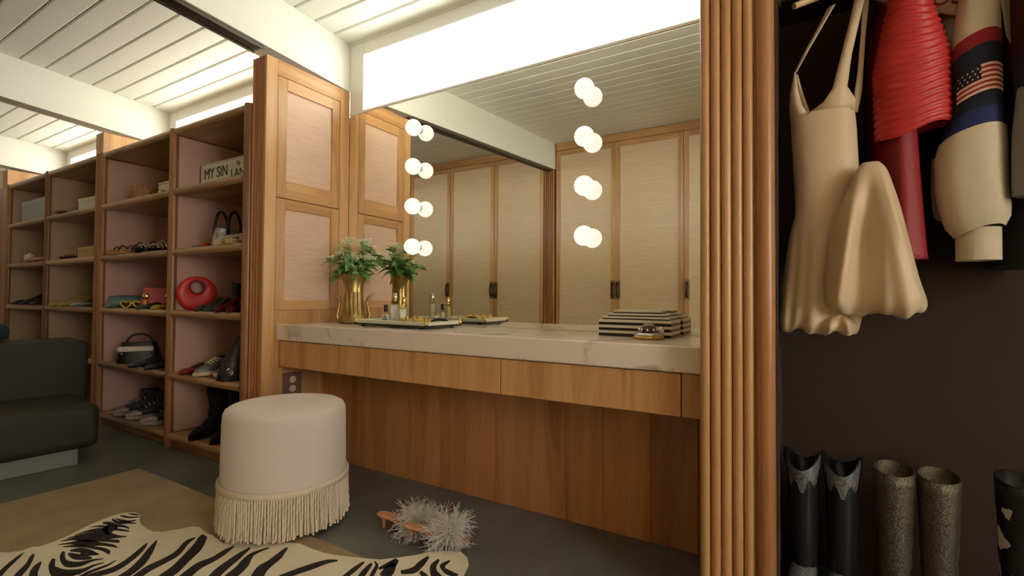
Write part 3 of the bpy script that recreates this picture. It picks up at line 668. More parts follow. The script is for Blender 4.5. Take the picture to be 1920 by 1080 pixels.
shoe('flat', 'mustard yellow flat shoe beside the divider on the pink bag shelf', (-3.52, 1.545, Z3), R90+.5, cm((196,164,66), .5), cm((120,100,50), .6), .85)
hb2 = thing('handbag', 'black top-handle handbag with a white front panel on the fourth shelf', 'bag', (-3.92, 1.575, Z4), radians(62))
m = MB(); R = []
for k in range(7):
    u_ = k/6; R.append([((.125-.03*u_*u_)*math.copysign(abs(cos(a))**.6, cos(a)), (.06-.03*u_)*math.copysign(abs(sin(a))**.7, sin(a)), .002+u_*.14) for a in [2*pi*j/20 for j in range(20)]])
m.rings(R, True); m.build('body', M['black'], hb2)
MB().box(-.115, .085, -.060, -.045, .082, .118, .007).build('white_flap', cm((222,214,196), .35), hb2)
for a in (-.09, .06): MB().sphere((a, -.06, .07), .008, 10, 6).build('stud', M['gold'], hb2)
m = MB(); m.tube([(.07*cos(pi*j/12), .01, .138+.06*sin(pi*j/12)) for j in range(13)], .007, 8); m.build('handle', M['black'], hb2)
shoe('flat', 'dark blue-grey loafer in front of the black and white handbag', (-3.72, 1.53, Z4), R90+.4, cm((58,66,78), .4), cm((30,32,36), .5), .95, 'blue-grey loafers')
shoe('flat', 'dark blue-grey loafer beside the divider on the fourth shelf', (-3.53, 1.54, Z4), R90+.4, cm((58,66,78), .4), cm((30,32,36), .5), .95, 'blue-grey loafers')
M['canvas'] = plain('dark_canvas', srgb(54, 54, 58), 0.8, var=0.4, vscale=25)
for k, (xx, yy) in enumerate(((-3.93, 1.60), (-3.74, 1.60), (-3.50, 1.585))):
    shoe('sneaker', ['dark canvas sneaker with grey toe, leftmost on the bottom shelf', 'dark canvas sneaker with grey toe, middle of three on the bottom shelf', 'dark canvas sneaker with grey toe, beside the divider on the bottom shelf'][k], (xx, yy, Z5), R90-.25, M['canvas'], cm((150,142,126), .6), 1.15, 'dark canvas sneakers', extra=cm((166,154,134), .6))
shoe('boot', 'short dark lace boot standing behind the canvas sneakers', (-3.62, 1.76, Z5), R90+.2, M['canvas'], M['black'], .8)

# the far-left unit
bx = thing('shoe_box', 'white shoe box on the top shelf beside the unit joint', 'box', (-4.62, 1.60, Z1), 0.05)
MB().box(-.16, .16, -.10, .10, 0, .088, .002).build('box_body', cm((226,218,204), .6), bx); MB().box(-.163, .163, -.103, .103, .075, .098, .002).build('lid', cm((232,226,212), .6), bx)
shoe('flat', 'brown flat sandal on the top shelf left of the white shoe box', (-5.06, 1.53, Z1), R90+.4, cm((120,74,50), .5), cm((90,60,40), .5), .85)
for k, xx in enumerate((-5.02, -4.90)):
    s_ = shoe('sandal', ['dark strappy sandal, left one, beside the tan shoe box', 'dark strappy sandal, right one, beside the tan shoe box'][k], (xx, 1.545, Z2), R90+.3, cm((58,34,28), .5), cm((44,28,24), .5), .75, 'dark strappy sandals', extra=M['gold'])
bx = thing('shoe_box', 'tan shoe box on the second shelf beside the dark sandals', 'box', (-4.63, 1.60, Z2), 0.0)
MB().box(-.16, .16, -.10, .10, 0, .078, .002).build('box_body', cm((198,168,122), .7), bx); MB().box(-.163, .163, -.103, .103, .066, .088, .002).build('lid', cm((206,178,134), .7), bx)
yg = cm((168,152,74), .55)
shoe('pump', 'yellow-green pointed mule, left one, on the third shelf of the far unit', (-5.08, 1.545, Z3), R90+.2, yg, yg, 1.05, 'yellow-green mules')
shoe('pump', 'yellow-green pointed mule, right one, on the third shelf of the far unit', (-4.93, 1.555, Z3), R90+.2, yg, yg, 1.05, 'yellow-green mules')
shoe('flat', 'pale blue flat shoe right of the yellow-green mules', (-4.72, 1.56, Z3), R90+.2, cm((140,152,150), .55), cm((120,120,110), .6), 1.05)
bx = thing('storage_box', 'large pale blue storage box on the top shelf at the far left', 'box', (-5.80, 1.66, Z1), 0.0)
MB().box(-.32, .32, -.15, .15, 0, .185, .003).build('box_body', cm((168,180,180), .6), bx); MB().box(-.323, .323, -.153, .153, .16, .20, .003).build('lid', cm((180,190,188), .6), bx)
bx = thing('candle_jar', 'small white lidded jar on the second shelf at the far left', 'jar', (-5.96, 1.53, Z2))
MB().lathe([(.034, 0), (.037, .01), (.037, .06), (.03, .068)], 18).build('jar_body', cm((230,226,214), .3), bx); MB().lathe([(.033, .0685), (.033, .08), (.012, .083), (.01, .095)], 18).build('lid', cm((236,230,216), .3), bx)
shoe('flat', 'tan orange flat shoe beside the small white jar', (-5.70, 1.56, Z2), R90+.3, cm((198,140,86), .5), cm((140,100,70), .6), 1.15, 'tan flats')
shoe('flat', 'tan orange flat shoe near the divider, right of its mate', (-5.52, 1.56, Z2), R90+.3, cm((198,140,86), .5), cm((140,100,70), .6), 1.15, 'tan flats')
for k, xx in enumerate((-6.0, -5.80, -5.58)):
    shoe('pump', ['black pump with pink lining, leftmost on the far-left third shelf', 'black pump with pink lining, middle one on the far-left third shelf', 'black pump beside the divider on the far-left third shelf'][k], (xx, 1.55, Z3), R90+.3, cm((40,32,40), .35), cm((150,90,110), .5), 1.05, 'black pumps at the far left')
shoe('flat', 'black flat shoe on the fourth shelf just above the bench back', (-5.98, 1.55, Z4), R90+.3, M['black'], M['black'], 1.2)
shoe('flat', 'pale grey flat shoe on the fourth shelf above the bench back', (-5.70, 1.56, Z4), R90+.3, cm((160,160,150), .5), cm((120,120,116), .6), 1.2)

# ================================================================== ON THE COUNTER
ZC = 0.7655
e1 = Vector((.66, .75, 0)); e2 = Vector((-.75, .66, 0))
va = thing('swan_vase', 'antique brass vase with flared rim and swan-neck handles', 'vase', (-2.068, 1.818, ZC), math.atan2(.75, .66))
n = 40
def vring(a, b, z, dip=0.0, pinch=0.0):
    out = []
    for j in range(n):
        t = 2*pi*j/n; c_, s_ = cos(t), sin(t)
        k = 1+pinch*(abs(c_)**6)
        out.append((a*c_*k, b*s_, z+dip*(abs(c_)**3)))
    return out
prof = [(.060,.052,0),(.076,.060,.004),(.080,.062,.016),(.072,.058,.030),(.060,.052,.046),(.053,.048,.075),(.050,.046,.11),(.048,.045,.15),(.046,.043,.185),(.050,.043,.212)]
R = [vring(*p) for p in prof]
R += [vring(.058,.045,.230,.004,.05), vring(.074,.049,.248,.008,.10), vring(.092,.055,.262,.010,.16), vring(.094,.056,.265,.011,.16)]
R += [vring(.088,.052,.262,.010,.14), vring(.070,.046,.246,.006,.08), vring(.046,.040,.215), vring(.040,.036,.16)]
m = MB(); m.rings(R, True, True); m.build('body', M['brass'], va)
for s in (-1, 1):
    m = MB(); path = [(s*.055,0,.012),(s*.078,0,.022),(s*.084,0,.045),(s*.075,0,.085),(s*.070,0,.112),(s*.073,0,.135),(s*.084,0,.146),(s*.094,0,.152),(s*.104,0,.168)]
    m.tube(path, [.014,.013,.010,.0075,.0065,.0065,.0075,.006,.0015], 10); m.build('swan_handle', M['brass'], va)
for k in range(7):
    t0 = -1.57+(k-3)*0.19
    for q in range(2):
        m = MB(); path = []
        for j in range(7):
            u_ = j/6; z = .035+.135*u_; th = t0+(.25 if k % 2 else -.25)*u_*.6+q*.03
            rr = 1.03
            path.append((.052*cos(th)*rr, .048*sin(th)*rr, z))
        m.tube(path, [.002+.004*sin(pi*j/6) for j in range(7)], 6)
    m.build('feather_rib', M['brass'], va)

# bouquet
bq = thing('bouquet', 'loose green and cream flower bouquet in the brass vase', 'bouquet', (-2.068, 1.818, ZC+.20))
rnd = random.Random(11)
G1 = plain('green_leaf', srgb(112, 166, 92), .5, var=.25, vscale=12); G2 = plain('pale_leaf', srgb(172, 202, 142), .5, var=.2, vscale=12)
st = MB(); tips = []
for k in range(34):
    a = rnd.uniform(0, 2*pi); sp = rnd.uniform(.03, .13) if k > 8 else rnd.uniform(0, .05); h = rnd.uniform(.12, .25) if k > 14 else rnd.uniform(.10, .16)
    p1 = Vector((.02*cos(a), .02*sin(a), -.03)); p3 = Vector((sp*cos(a), sp*sin(a)*.9, h)); p2 = p1.lerp(p3, .5)+Vector((-.012*cos(a), -.012*sin(a), .02))
    p3 = p3 + Vector((max(0, 0), 0, 0))
    if p3.x < -.17: p3.x = -.17
    if p3.y > .135: p3.y = .135
    st.tube([p1, p2, p3], [.0022, .0018, .0012], 5); tips.append((p3, a, sp, h))
so = st.build('stems', G1, bq); tag(so, kind='stuff')
def leaf_mesh(name, L, w, mat, bend):
    mb = MB(); rows = 6; Lp = []; Rp = []; Cp = []
    for i in range(rows+1):
        u_ = i/rows; ww = w*sin(pi*min(1, u_*0.93+.03))**.8*(1-.25*u_); z = -bend*u_*u_
        Cp.append((u_*L, 0, z-.0)); Lp.append((u_*L, ww, z+.25*ww)); Rp.append((u_*L, -ww, z+.25*ww))
    mb.strip(Lp, Cp, True); mb.strip(Cp, Rp, True)
    me = mb.mesh(name); me.materials.append(mat); return me
lm = [leaf_mesh('leaf', .075, .020, G1, .02), leaf_mesh('leaf', .06, .016, G2, .012), leaf_mesh('leaf', .085, .024, G1, .03)]
for k, (p, a, sp, h) in enumerate(tips):
    for q in range(4):
        me = lm[(k+q) % 3 if h < .17 else (1 if q else 0)]
        at_ = p*rnd.uniform(.55, 1.0); ang = a+rnd.uniform(-1.3, 1.3); ln = .08
        fx, fy = at_.x+ln*cos(ang), at_.y+ln*sin(ang)
        if fy > .15 or fx < -.2: ang += pi
        o = link('leaf', me, bq, at_, (rnd.uniform(-.5, .5), rnd.uniform(-.7, .45), ang)); sc_ = rnd.uniform(.75, 1.35); o.scale = (sc_, sc_, sc_)
FC = plain('cream_petals', srgb(232, 236, 204), .6, var=.12, vscale=30)
fm = MB()
for p, a, sp, h in tips:
    if h < .15: continue
    for q in range(16):
        c_ = p+Vector((rnd.gauss(0, .018), rnd.gauss(0, .018), rnd.gauss(.004, .012))); c_.y = min(c_.y, .15)
        L_ = rnd.uniform(.006, .013); d1 = Vector((rnd.gauss(0,1), rnd.gauss(0,1), rnd.gauss(0,1))).normalized(); d2 = d1.orthogonal().normalized()
        for w_ in range(3):
            dd = Matrix.Rotation(w_*2*pi/3, 3, d1) @ d2; e_ = dd.cross(d1)
            fm.add([tuple(c_), tuple(c_+dd*L_+e_*L_*.45), tuple(c_+dd*L_*1.5+d1*L_*.2), tuple(c_+dd*L_-e_*L_*.45)], [(0,1,2,3)])
o = fm.build('blossom', FC, bq); tag(o, kind='stuff')

# tray
tr = thing('vanity_tray', 'glass vanity tray with dark base, little feet and brass corners', 'tray', (-1.64, 1.775, ZC), radians(-2.5))
M['greenglass'] = plain('dark_green_glass', srgb(24, 36, 32), .12, coat=.5); M['paleglass'] = plain('mirror_tray_rim', srgb(226, 228, 212), .15, .2)
hx, hy = .245, .125
for sx in (-1, 1):
    for sy in (-1, 1): MB().lathe([(.008, 0), (.011, .003), (.009, .007)], 12).build('foot', M['black'], tr, (sx*(hx-.05), sy*(hy-.02), 0))
MB().box(-hx, hx, -hy, hy, .007, .017, .003).build('base', M['greenglass'], tr)
MB().box(-hx+.006, hx-.006, -hy+.006, hy-.006, .0171, .019, .0).build('mirror_plate', M['silvermir'], tr)
for sy in (-1, 1): MB().box(-hx+.004, hx-.004, sy*(hy-.009)-.003, sy*(hy-.009)+.003, .0171, .033, .002).build('rim', M['paleglass'], tr)
for sx in (-1, 1): MB().box(sx*(hx-.009)-.003, sx*(hx-.009)+.003, -hy+.013, hy-.013, .0171, .033, .002).build('rim', M['paleglass'], tr)
for sx in (-1, 1):
    for sy in (-1, 1):
        m = MB(); m.sphere((0, 0, .026), .011, 12, 8); m.sphere((0, 0, .039), .006, 10, 6); m.build('brass_corner', M['gold'], tr, (sx*(hx-.008), sy*(hy-.008), 0))
ZT = ZC+.0195
M['clear'] = thin_glass('perfume_glass', (.93, .95, .9, 1)); 
def bottle(name, label, loc, w, d, h, neck, caph, capr, liquid, capmat, labmat=None, square=True, rz=.5):
    t = thing(name, label, 'bottle', loc, rz)
    MB().box(-w/2, w/2, -d/2, d/2, 0, h, .003).build('glass_body', M['clear'], t)
    MB().box(-w/2+.003, w/2-.003, -d/2+.003, d/2-.003, .004, h*.82, .002).build('perfume', liquid, t)
    MB().lathe([(capr*.6, h), (capr*.6, h+neck)], 14).build('neck', M['gold'], t)
    MB().lathe([(capr*.96, h+neck), (capr, h+neck+.001), (capr, h+neck+caph-.001), (capr*.9, h+neck+caph)], 18).build('cap', capmat, t)
    if labmat: MB().box(-w*.36, w*.36, -d/2-.0012, -d/2-.0002, h*.18, h*.72).build('paper_label', labmat, t)
    return t
LQ1 = cm((226, 226, 212), .15); LQ2 = cm((214, 196, 128), .15); LQ3 = cm((232, 228, 220), .3)
bottle('perfume_bottle', 'tall clear perfume bottle with a black and silver cap', (-1.790, 1.845, ZT), .044, .030, .105, .006, .034, .013, LQ1, M['chrome'], cm((232, 230, 222), .6))
bottle('perfume_bottle', 'amber perfume bottle with a bright gold cap on the tray', (-1.700, 1.815, ZT), .040, .026, .088, .004, .034, .0115, LQ2, M['gold'], cm((236, 232, 222), .6))
nb = bottle('perfume_bottle', 'short white bottle with black lettering band and black cap', (-1.775, 1.768, ZT), .036, .030, .046, .004, .036, .010, LQ3, M['black'], cm((236, 236, 230), .6))
for k in range(3): MB().box(-.012+.002*k, .012-.003*k, -.0172, -.0163, .010+k*.009, .015+k*.009).build('printed_band', M['black'], nb)
# gold chain and pearls on the tray
ch = thing('gold_chain', 'heap of chunky gold chain necklace on the tray', 'necklace', (-1.55, 1.735, ZT))
for k in range(30):
    a = k*.62; rr = .026+.034*(k/30); px, py = rr*cos(a)*1.5, rr*sin(a)*.85; z = .008+.006*((k*7) % 3)
    m = MB(); m.tube([(.013*cos(2*pi*j/12), .008*sin(2*pi*j/12), 0) for j in range(13)], .003, 5, True, False)
    m.build('link', M['gold'], ch, (px, py, z), (rnd.uniform(-.7, .7), rnd.uniform(-.7, .7), a+pi/2))
pe = thing('pearl_strand', 'short strand of pale gold pearls before the white bottle', 'necklace', (-1.74, 1.725, ZT))
for k in range(11):
    MB().sphere((-.05+k*.0105, .006*sin(k*1.2), .0062), .006, 10, 7).build('pearl', cm((236, 214, 160), .2, .3), pe)
cbk = thing('hair_clip', 'curved black hair clip lying behind the gold chain', 'hair clip', (-1.50, 1.855, ZT), .3)
m = MB(); m.tube([(-.05, 0, .004), (-.03, .004, .013), (0, .006, .017), (.03, .004, .013), (.055, -.002, .004)], [.003, .006, .008, .006, .002], 8); m.build('claw_body', M['black'], cbk)
MB().tube([(-.05, .004, .003), (.055, .002, .003)], .0022, 6).build('clip_arm', M['gold'], cbk)

# striped box
bxx = thing('striped_box', 'black and white striped box with a stepped lid', 'box', (-.525, 1.884, ZC), radians(0))
WS = plain('ivory_bone', srgb(246, 243, 230), .3); BS = plain('black_bone', srgb(28, 22, 18), .3)
W2, D2, hh = .138, .082, .0105
for k in range(6): MB().box(-W2, W2, -D2, D2, k*hh+.0002, (k+1)*hh, .0004).build('stripe_layer', BS if k % 2 == 0 else WS, bxx)
z = 6*hh
for k in range(3):
    i0 = .010+.018*k
    MB().box(-W2+i0, W2-i0, -D2+i0*.9, D2-i0*.9, z+.0002, z+.0045, .0004).build('lid_step', BS, bxx); MB().box(-W2+i0+.001, W2-i0-.001, -D2+i0*.9+.001, D2-i0*.9-.001, z+.0047, z+.0118, .0004).build('lid_step', WS, bxx); z += .0118
# jewelled dish
jw = thing('jewelled_dish', 'gold-rimmed trinket with a dark crystal dome before the striped box', 'trinket', (-.452, 1.735, ZC))
MB().lathe([(.040, 0), (.052, .003), (.054, .009), (.050, .013)], 28).build('gold_base', M['gold'], jw)
MB().lathe([(.050, .0131), (.053, .017), (.046, .022), (.034, .024)], 28).build('silver_ring', M['chrome'], jw)
m = MB(); m.lathe([(.031, .0241), (.031, .036), (.024, .048), (.012, .055), (.003, .057)], 9, smooth=False); m.build('crystal_dome', plain('smoky_crystal', srgb(70, 60, 54), .08, coat=1, spec=.9), jw)
for k in range(9):
    a = 2*pi*k/9; MB().sphere((.031*cos(a), .031*sin(a), .033), .0055, 8, 6).build('gem', M['chrome'], jw)
MB().sphere((.042, .012, .033), .011, 12, 8).build('pearl_knob', cm((236, 226, 206), .15, .3), jw)

# ================================================================== ON THE FLOOR
tg = MB().box(-2.96, -.75, -.55, 1.20, .0005, .006, .002).build('tan_rug', M['tanrug']); tag(tg, 'large tan wool rug under the zebra hide', 'rug')
zr = thing('zebra_rug', 'cream and black zebra hide rug on the tan rug', 'rug', (0, 0, 0))
ZO= [(-2.418,0.548),(-2.398,0.56),(-2.365,0.576),(-2.345,0.606),(-2.352,0.629),(-2.331,0.645),(-2.332,0.68),(-2.342,0.718),(-2.371,0.775),(-2.393,0.829),(-2.404,0.882),(-2.398,0.92),(-2.365,0.943),(-2.326,0.948),(-2.262,0.921),(-2.208,0.907),(-2.158,0.904),(-2.112,0.905),(-2.079,0.925),(-2.047,0.971),(-2.029,1.004),(-2.001,1.016),(-1.938,1.005),(-1.871,1.004),(-1.79,0.993),(-1.805,1.018),(-1.729,1.046),(-1.656,1.091),(-1.56,1.137),(-1.496,1.136),(-1.427,1.14),(-1.372,1.154),(-1.314,1.176),(-1.27,1.192),(-1.229,1.21),(-1.179,1.258),(-1.137,1.304),(-1.116,1.338),(-1.061,1.379),(-1.017,1.393),(-0.979,1.373),(-0.95,1.34),(-0.935,1.301),(-0.927,1.278)]
ZS= [[(-2.323,0.602,-2.319,0.601),(-2.306,0.58,-2.282,0.578),(-2.262,0.542,-2.229,0.541),(-2.227,0.518,-2.189,0.517),(-2.19,0.494,-2.156,0.494)],[(-2.285,0.616,-2.272,0.616),(-2.268,0.603,-2.239,0.604),(-2.217,0.578,-2.181,0.578),(-2.168,0.543,-2.125,0.543),(-2.116,0.516,-2.085,0.516)],[(-2.195,0.612,-2.187,0.611),(-2.183,0.594,-2.147,0.595),(-2.147,0.572,-2.111,0.581),(-2.074,0.548,-2.041,0.564)],[(-2.19,0.639,-2.172,0.642),(-2.137,0.614,-2.122,0.626),(-2.048,0.598,-2.104,0.627),(-2.005,0.618,-2.064,0.635),(-1.993,0.655,-2.025,0.663),(-2.006,0.689,-2.022,0.693),(-2.003,0.716,-2.009,0.717)],[(-2.22,0.673,-2.207,0.677),(-2.167,0.651,-2.162,0.664),(-2.085,0.641,-2.127,0.66),(-2.046,0.666,-2.084,0.676),(-2.048,0.7,-2.067,0.705),(-2.036,0.726,-2.041,0.727)],[(-2.173,0.674,-2.189,0.681),(-2.118,0.674,-2.162,0.691),(-2.079,0.694,-2.111,0.705),(-2.074,0.709,-2.081,0.711)],[(-2.195,0.687,-2.207,0.69),(-2.155,0.702,-2.194,0.716),(-2.115,0.717,-2.142,0.729),(-2.08,0.729,-2.087,0.732)],[(-2.136,0.696,-2.16,0.705),(-2.109,0.704,-2.128,0.71),(-2.086,0.725,-2.098,0.729)],[(-2.323,0.945,-2.316,0.942),(-2.35,0.938,-2.335,0.931),(-2.374,0.927,-2.367,0.924)],[(-2.375,0.899,-2.382,0.902),(-2.345,0.901,-2.363,0.909),(-2.315,0.912,-2.33,0.918),(-2.296,0.934,-2.303,0.937)],[(-2.364,0.877,-2.369,0.879),(-2.312,0.879,-2.334,0.888),(-2.276,0.893,-2.295,0.9),(-2.273,0.915,-2.281,0.917)],[(-2.359,0.865,-2.374,0.873),(-2.298,0.862,-2.328,0.875),(-2.27,0.883,-2.289,0.89),(-2.242,0.901,-2.251,0.905)],[(-2.354,0.834,-2.368,0.84),(-2.301,0.844,-2.335,0.859),(-2.308,0.852,-2.27,0.853),(-2.321,0.837,-2.239,0.823),(-2.286,0.809,-2.215,0.802)],[(-2.278,0.846,-2.305,0.856),(-2.246,0.862,-2.267,0.871),(-2.214,0.867,-2.225,0.873)],[(-2.252,0.833,-2.274,0.841),(-2.219,0.844,-2.238,0.852),(-2.187,0.858,-2.197,0.862)],[(-2.355,0.798,-2.359,0.8),(-2.325,0.817,-2.342,0.823),(-2.284,0.828,-2.311,0.838)],[(-2.327,0.741,-2.332,0.742),(-2.312,0.778,-2.333,0.783),(-2.28,0.802,-2.317,0.814),(-2.256,0.818,-2.288,0.83)],[(-2.155,0.837,-2.148,0.835),(-2.192,0.824,-2.167,0.814),(-2.248,0.817,-2.187,0.792),(-2.284,0.8,-2.232,0.781),(-2.312,0.77,-2.285,0.762),(-2.326,0.718,-2.321,0.717)],[(-2.312,0.696,-2.317,0.698),(-2.28,0.726,-2.307,0.734),(-2.227,0.742,-2.283,0.761),(-2.201,0.764,-2.243,0.779),(-2.174,0.778,-2.198,0.787),(-2.13,0.797,-2.153,0.807),(-2.121,0.803,-2.136,0.809)],[(-2.288,0.682,-2.292,0.683),(-2.257,0.706,-2.276,0.711),(-2.21,0.724,-2.261,0.74),(-2.174,0.741,-2.226,0.759),(-2.154,0.758,-2.181,0.768),(-2.108,0.775,-2.13,0.784),(-2.084,0.782,-2.093,0.786)],[(-2.254,0.686,-2.261,0.687),(-2.217,0.706,-2.238,0.713),(-2.187,0.722,-2.211,0.731),(-2.148,0.735,-2.17,0.744),(-2.103,0.746,-2.127,0.757),(-2.065,0.747,-2.088,0.762),(-2.057,0.749,-2.061,0.754)],[(-1.993,0.747,-1.989,0.746),(-1.985,0.721,-1.971,0.718),(-1.987,0.693,-1.969,0.689),(-1.987,0.663,-1.966,0.659),(-1.972,0.629,-1.955,0.626)],[(-2.042,0.614,-2.046,0.615),(-2.013,0.631,-2.021,0.634),(-1.986,0.649,-1.991,0.651)],[(-2.034,0.853,-2.027,0.852),(-2.024,0.837,-1.999,0.834),(-1.999,0.806,-1.963,0.801),(-1.965,0.759,-1.926,0.752),(-1.95,0.716,-1.911,0.707),(-1.964,0.667,-1.93,0.659),(-1.959,0.625,-1.936,0.62)],[(-2.03,0.883,-2.025,0.883),(-2.001,0.852,-1.969,0.85),(-1.977,0.829,-1.934,0.827),(-1.933,0.79,-1.881,0.785),(-1.89,0.742,-1.844,0.735),(-1.871,0.699,-1.832,0.692)],[(-1.93,0.965,-1.922,0.963),(-1.93,0.931,-1.897,0.925),(-1.883,0.878,-1.844,0.871),(-1.866,0.828,-1.827,0.819),(-1.861,0.784,-1.817,0.775),(-1.841,0.743,-1.799,0.736),(-1.821,0.711,-1.789,0.706)],[(-1.928,0.992,-1.893,0.988),(-1.921,0.974,-1.863,0.968),(-1.879,0.935,-1.814,0.926),(-1.832,0.88,-1.774,0.871),(-1.788,0.824,-1.731,0.814),(-1.765,0.775,-1.713,0.765)],[(-1.745,1.004,-1.737,1.001),(-1.746,0.967,-1.713,0.957),(-1.734,0.923,-1.699,0.912),(-1.739,0.879,-1.693,0.867),(-1.721,0.835,-1.67,0.824),(-1.698,0.793,-1.662,0.786)],[(-1.688,1.028,-1.676,1.024),(-1.68,0.977,-1.642,0.966),(-1.664,0.929,-1.619,0.918),(-1.649,0.891,-1.598,0.881),(-1.623,0.851,-1.574,0.844)],[(-1.629,1.062,-1.621,1.059),(-1.645,1.013,-1.622,1.005),(-1.631,0.97,-1.579,0.96),(-1.603,0.929,-1.552,0.918),(-1.585,0.884,-1.538,0.873)],[(-1.574,1.096,-1.563,1.093),(-1.572,1.079,-1.547,1.072),(-1.562,1.049,-1.523,1.038),(-1.548,1.003,-1.505,0.991),(-1.544,0.97,-1.487,0.961),(-1.514,0.928,-1.451,0.924)],[(-1.351,1.133,-1.343,1.128),(-1.383,1.115,-1.361,1.101),(-1.405,1.075,-1.373,1.057),(-1.423,1.025,-1.391,1.009),(-1.436,0.974,-1.407,0.961)],[(-1.268,1.173,-1.259,1.169),(-1.269,1.131,-1.245,1.121),(-1.259,1.072,-1.237,1.063)],[(-1.241,1.179,-1.227,1.175),(-1.231,1.135,-1.204,1.128),(-1.215,1.097,-1.191,1.092)],[(-1.237,1.19,-1.237,1.194),(-1.216,1.176,-1.205,1.18),(-1.197,1.14,-1.179,1.139),(-1.179,1.113,-1.165,1.112)],[(-1.188,1.244,-1.168,1.237),(-1.191,1.229,-1.154,1.207),(-1.194,1.198,-1.172,1.182),(-1.196,1.17,-1.185,1.163)],[(-1.186,1.219,-1.157,1.214),(-1.178,1.186,-1.129,1.173),(-1.167,1.147,-1.121,1.131)],[(-1.104,1.312,-1.093,1.307),(-1.106,1.272,-1.076,1.258),(-1.101,1.23,-1.072,1.209),(-1.121,1.196,-1.106,1.183)],[(-1.061,1.316,-1.051,1.312),(-1.058,1.272,-1.034,1.273),(-1.022,1.229,-1.014,1.255),(-0.984,1.209,-0.985,1.243)],[(-1.024,1.33,-1.016,1.326),(-1.031,1.287,-1.01,1.289),(-0.984,1.258,-0.992,1.282),(-0.939,1.261,-0.946,1.277)],[(-1.061,1.218,-1.063,1.232),(-1.024,1.198,-1.028,1.223)]]

ZO = ZO + [(-.93,1.15),(-1.02,1.02),(-1.14,.88),(-1.2,.68),(-1.1,.52),(-1.18,.42),(-1.45,.44),(-1.68,.36),(-1.9,.22),(-2.15,.17),(-2.36,.28),(-2.47,.44)]
from mathutils.geometry import tessellate_polygon
def flat_poly(poly, z0, z1):
    tri = tessellate_polygon([[Vector((x, y, 0)) for x, y in poly]]); nn = len(poly)
    m = MB(); V = [(x, y, z1) for x, y in poly]+[(x, y, z0) for x, y in poly]; F = []
    for t in tri:
        a, b, c = [Vector(V[i]) for i in t]; F.append(t if (b-a).cross(c-a).z > 0 else t[::-1])
    F += [(i, (i+1) % nn, nn+(i+1) % nn, nn+i) for i in range(nn)]
    return m.add(V, F)
flat_poly(ZO, .0062, .0100).build('hide', M['hide'], zr)
def smooth_rows(rows):
    out = []
    N_ = len(rows)
    for i in range(N_-1):
        p0, p1, p2, p3 = rows[max(i-1, 0)], rows[i], rows[i+1], rows[min(i+2, N_-1)]
        for s in range(4):
            t = s/4; out.append(tuple(.5*((2*b)+(-a+c)*t+(2*a-5*b+4*c-d)*t*t+(-a+3*b-3*c+d)*t**3) for a, b, c, d in zip(p0, p1, p2, p3)))
    out.append(rows[-1]); return out
for rows in ZS:
    r_ = smooth_rows(rows); Lh = [(q[0], q[1], .0106) for q in r_]; Rh = [(q[2], q[3], .0106) for q in r_]
    m = MB(); m.strip(Lh, Rh); nL = len(Lh)
    poly = Lh+Rh[::-1]
    m.add(poly+[(x, y, .0099) for x, y, z in poly], [(i, (i+1) % len(poly), len(poly)+(i+1) % len(poly), len(poly)+i) for i in range(len(poly))])
    m.build('stripe', M['hide_black'], zr)

# stool
stl = thing('fringed_stool', 'round cream upholstered stool with a long rope fringe', 'stool', (-1.800, 1.243, .0107))
pr = [(.222, .010), (.229, .02), (.234, .16), (.233, .20), (.230, .40), (.228, .435), (.221, .452), (.206, .461), (.18, .465), (.10, .468), (.002, .469)]
MB().lathe(pr, 64).build('upholstery', M['cream_fabric'], stl)
m = MB(); nb_ = 150; R = []
for zz, k in ((.158, .0), (.160, 1.0), (.182, 1.0), (.184, .0)):
    R.append([((.236+.009*k*(1 if j % 2 else .45))*cos(2*pi*j/(2*nb_)), (.236+.009*k*(1 if j % 2 else .45))*sin(2*pi*j/(2*nb_)), zz) for j in range(2*nb_)])
m.rings(R, True, False); m.build('gimp_band', M['fringe'], stl)
fr = MB(); rnd = random.Random(5)
def rope(path, r, seed):
    P_ = [Vector(p) for p in path]; R_ = []; m_ = len(P_)
    for i in range(m_):
        t = (P_[min(i+1, m_-1)]-P_[max(i-1, 0)]).normalized(); o_ = Vector((P_[i].x, P_[i].y, 0)).normalized(); a_ = (o_-t*o_.dot(t)).normalized(); b_ = t.cross(a_)
        R_.append([tuple(P_[i]+(a_*cos(q)+b_*sin(q))*r*(1+.28*cos(2*(q+i*.75+seed)))) for q in [2*pi*j/8 for j in range(8)]])
    fr.rings(R_, True, True)
for layer, ns in ((0, 158), (1, 150)):
    for k in range(ns):
        a = 2*pi*(k+.5*layer)/ns+rnd.uniform(-.006, .006); cl = sin(k*.55)*.5+sin(k*.21+1)*.7+sin(k*1.3)*.3
        rad = .2395-.0085*layer; path = []
        ln = rnd.uniform(.142, .160); sw = rnd.gauss(0, .010)+cl*.014; out_ = rnd.uniform(-.002, .005)
        for j in range(20):
            u_ = j/19; aa = a+sw*u_*u_+.002*sin(u_*5+k); ro = rad+.003*u_*(1-layer)+out_*u_*u_
            path.append((ro*cos(aa), ro*sin(aa), .163-ln*u_))
        rope(path, .0039, k)
o = fr.build('fringe', M['fringe'], stl); tag(o, kind='stuff')
MB().lathe([(.215, 0), (.215, .012)], 32).build('base_disc', M['black'], stl)

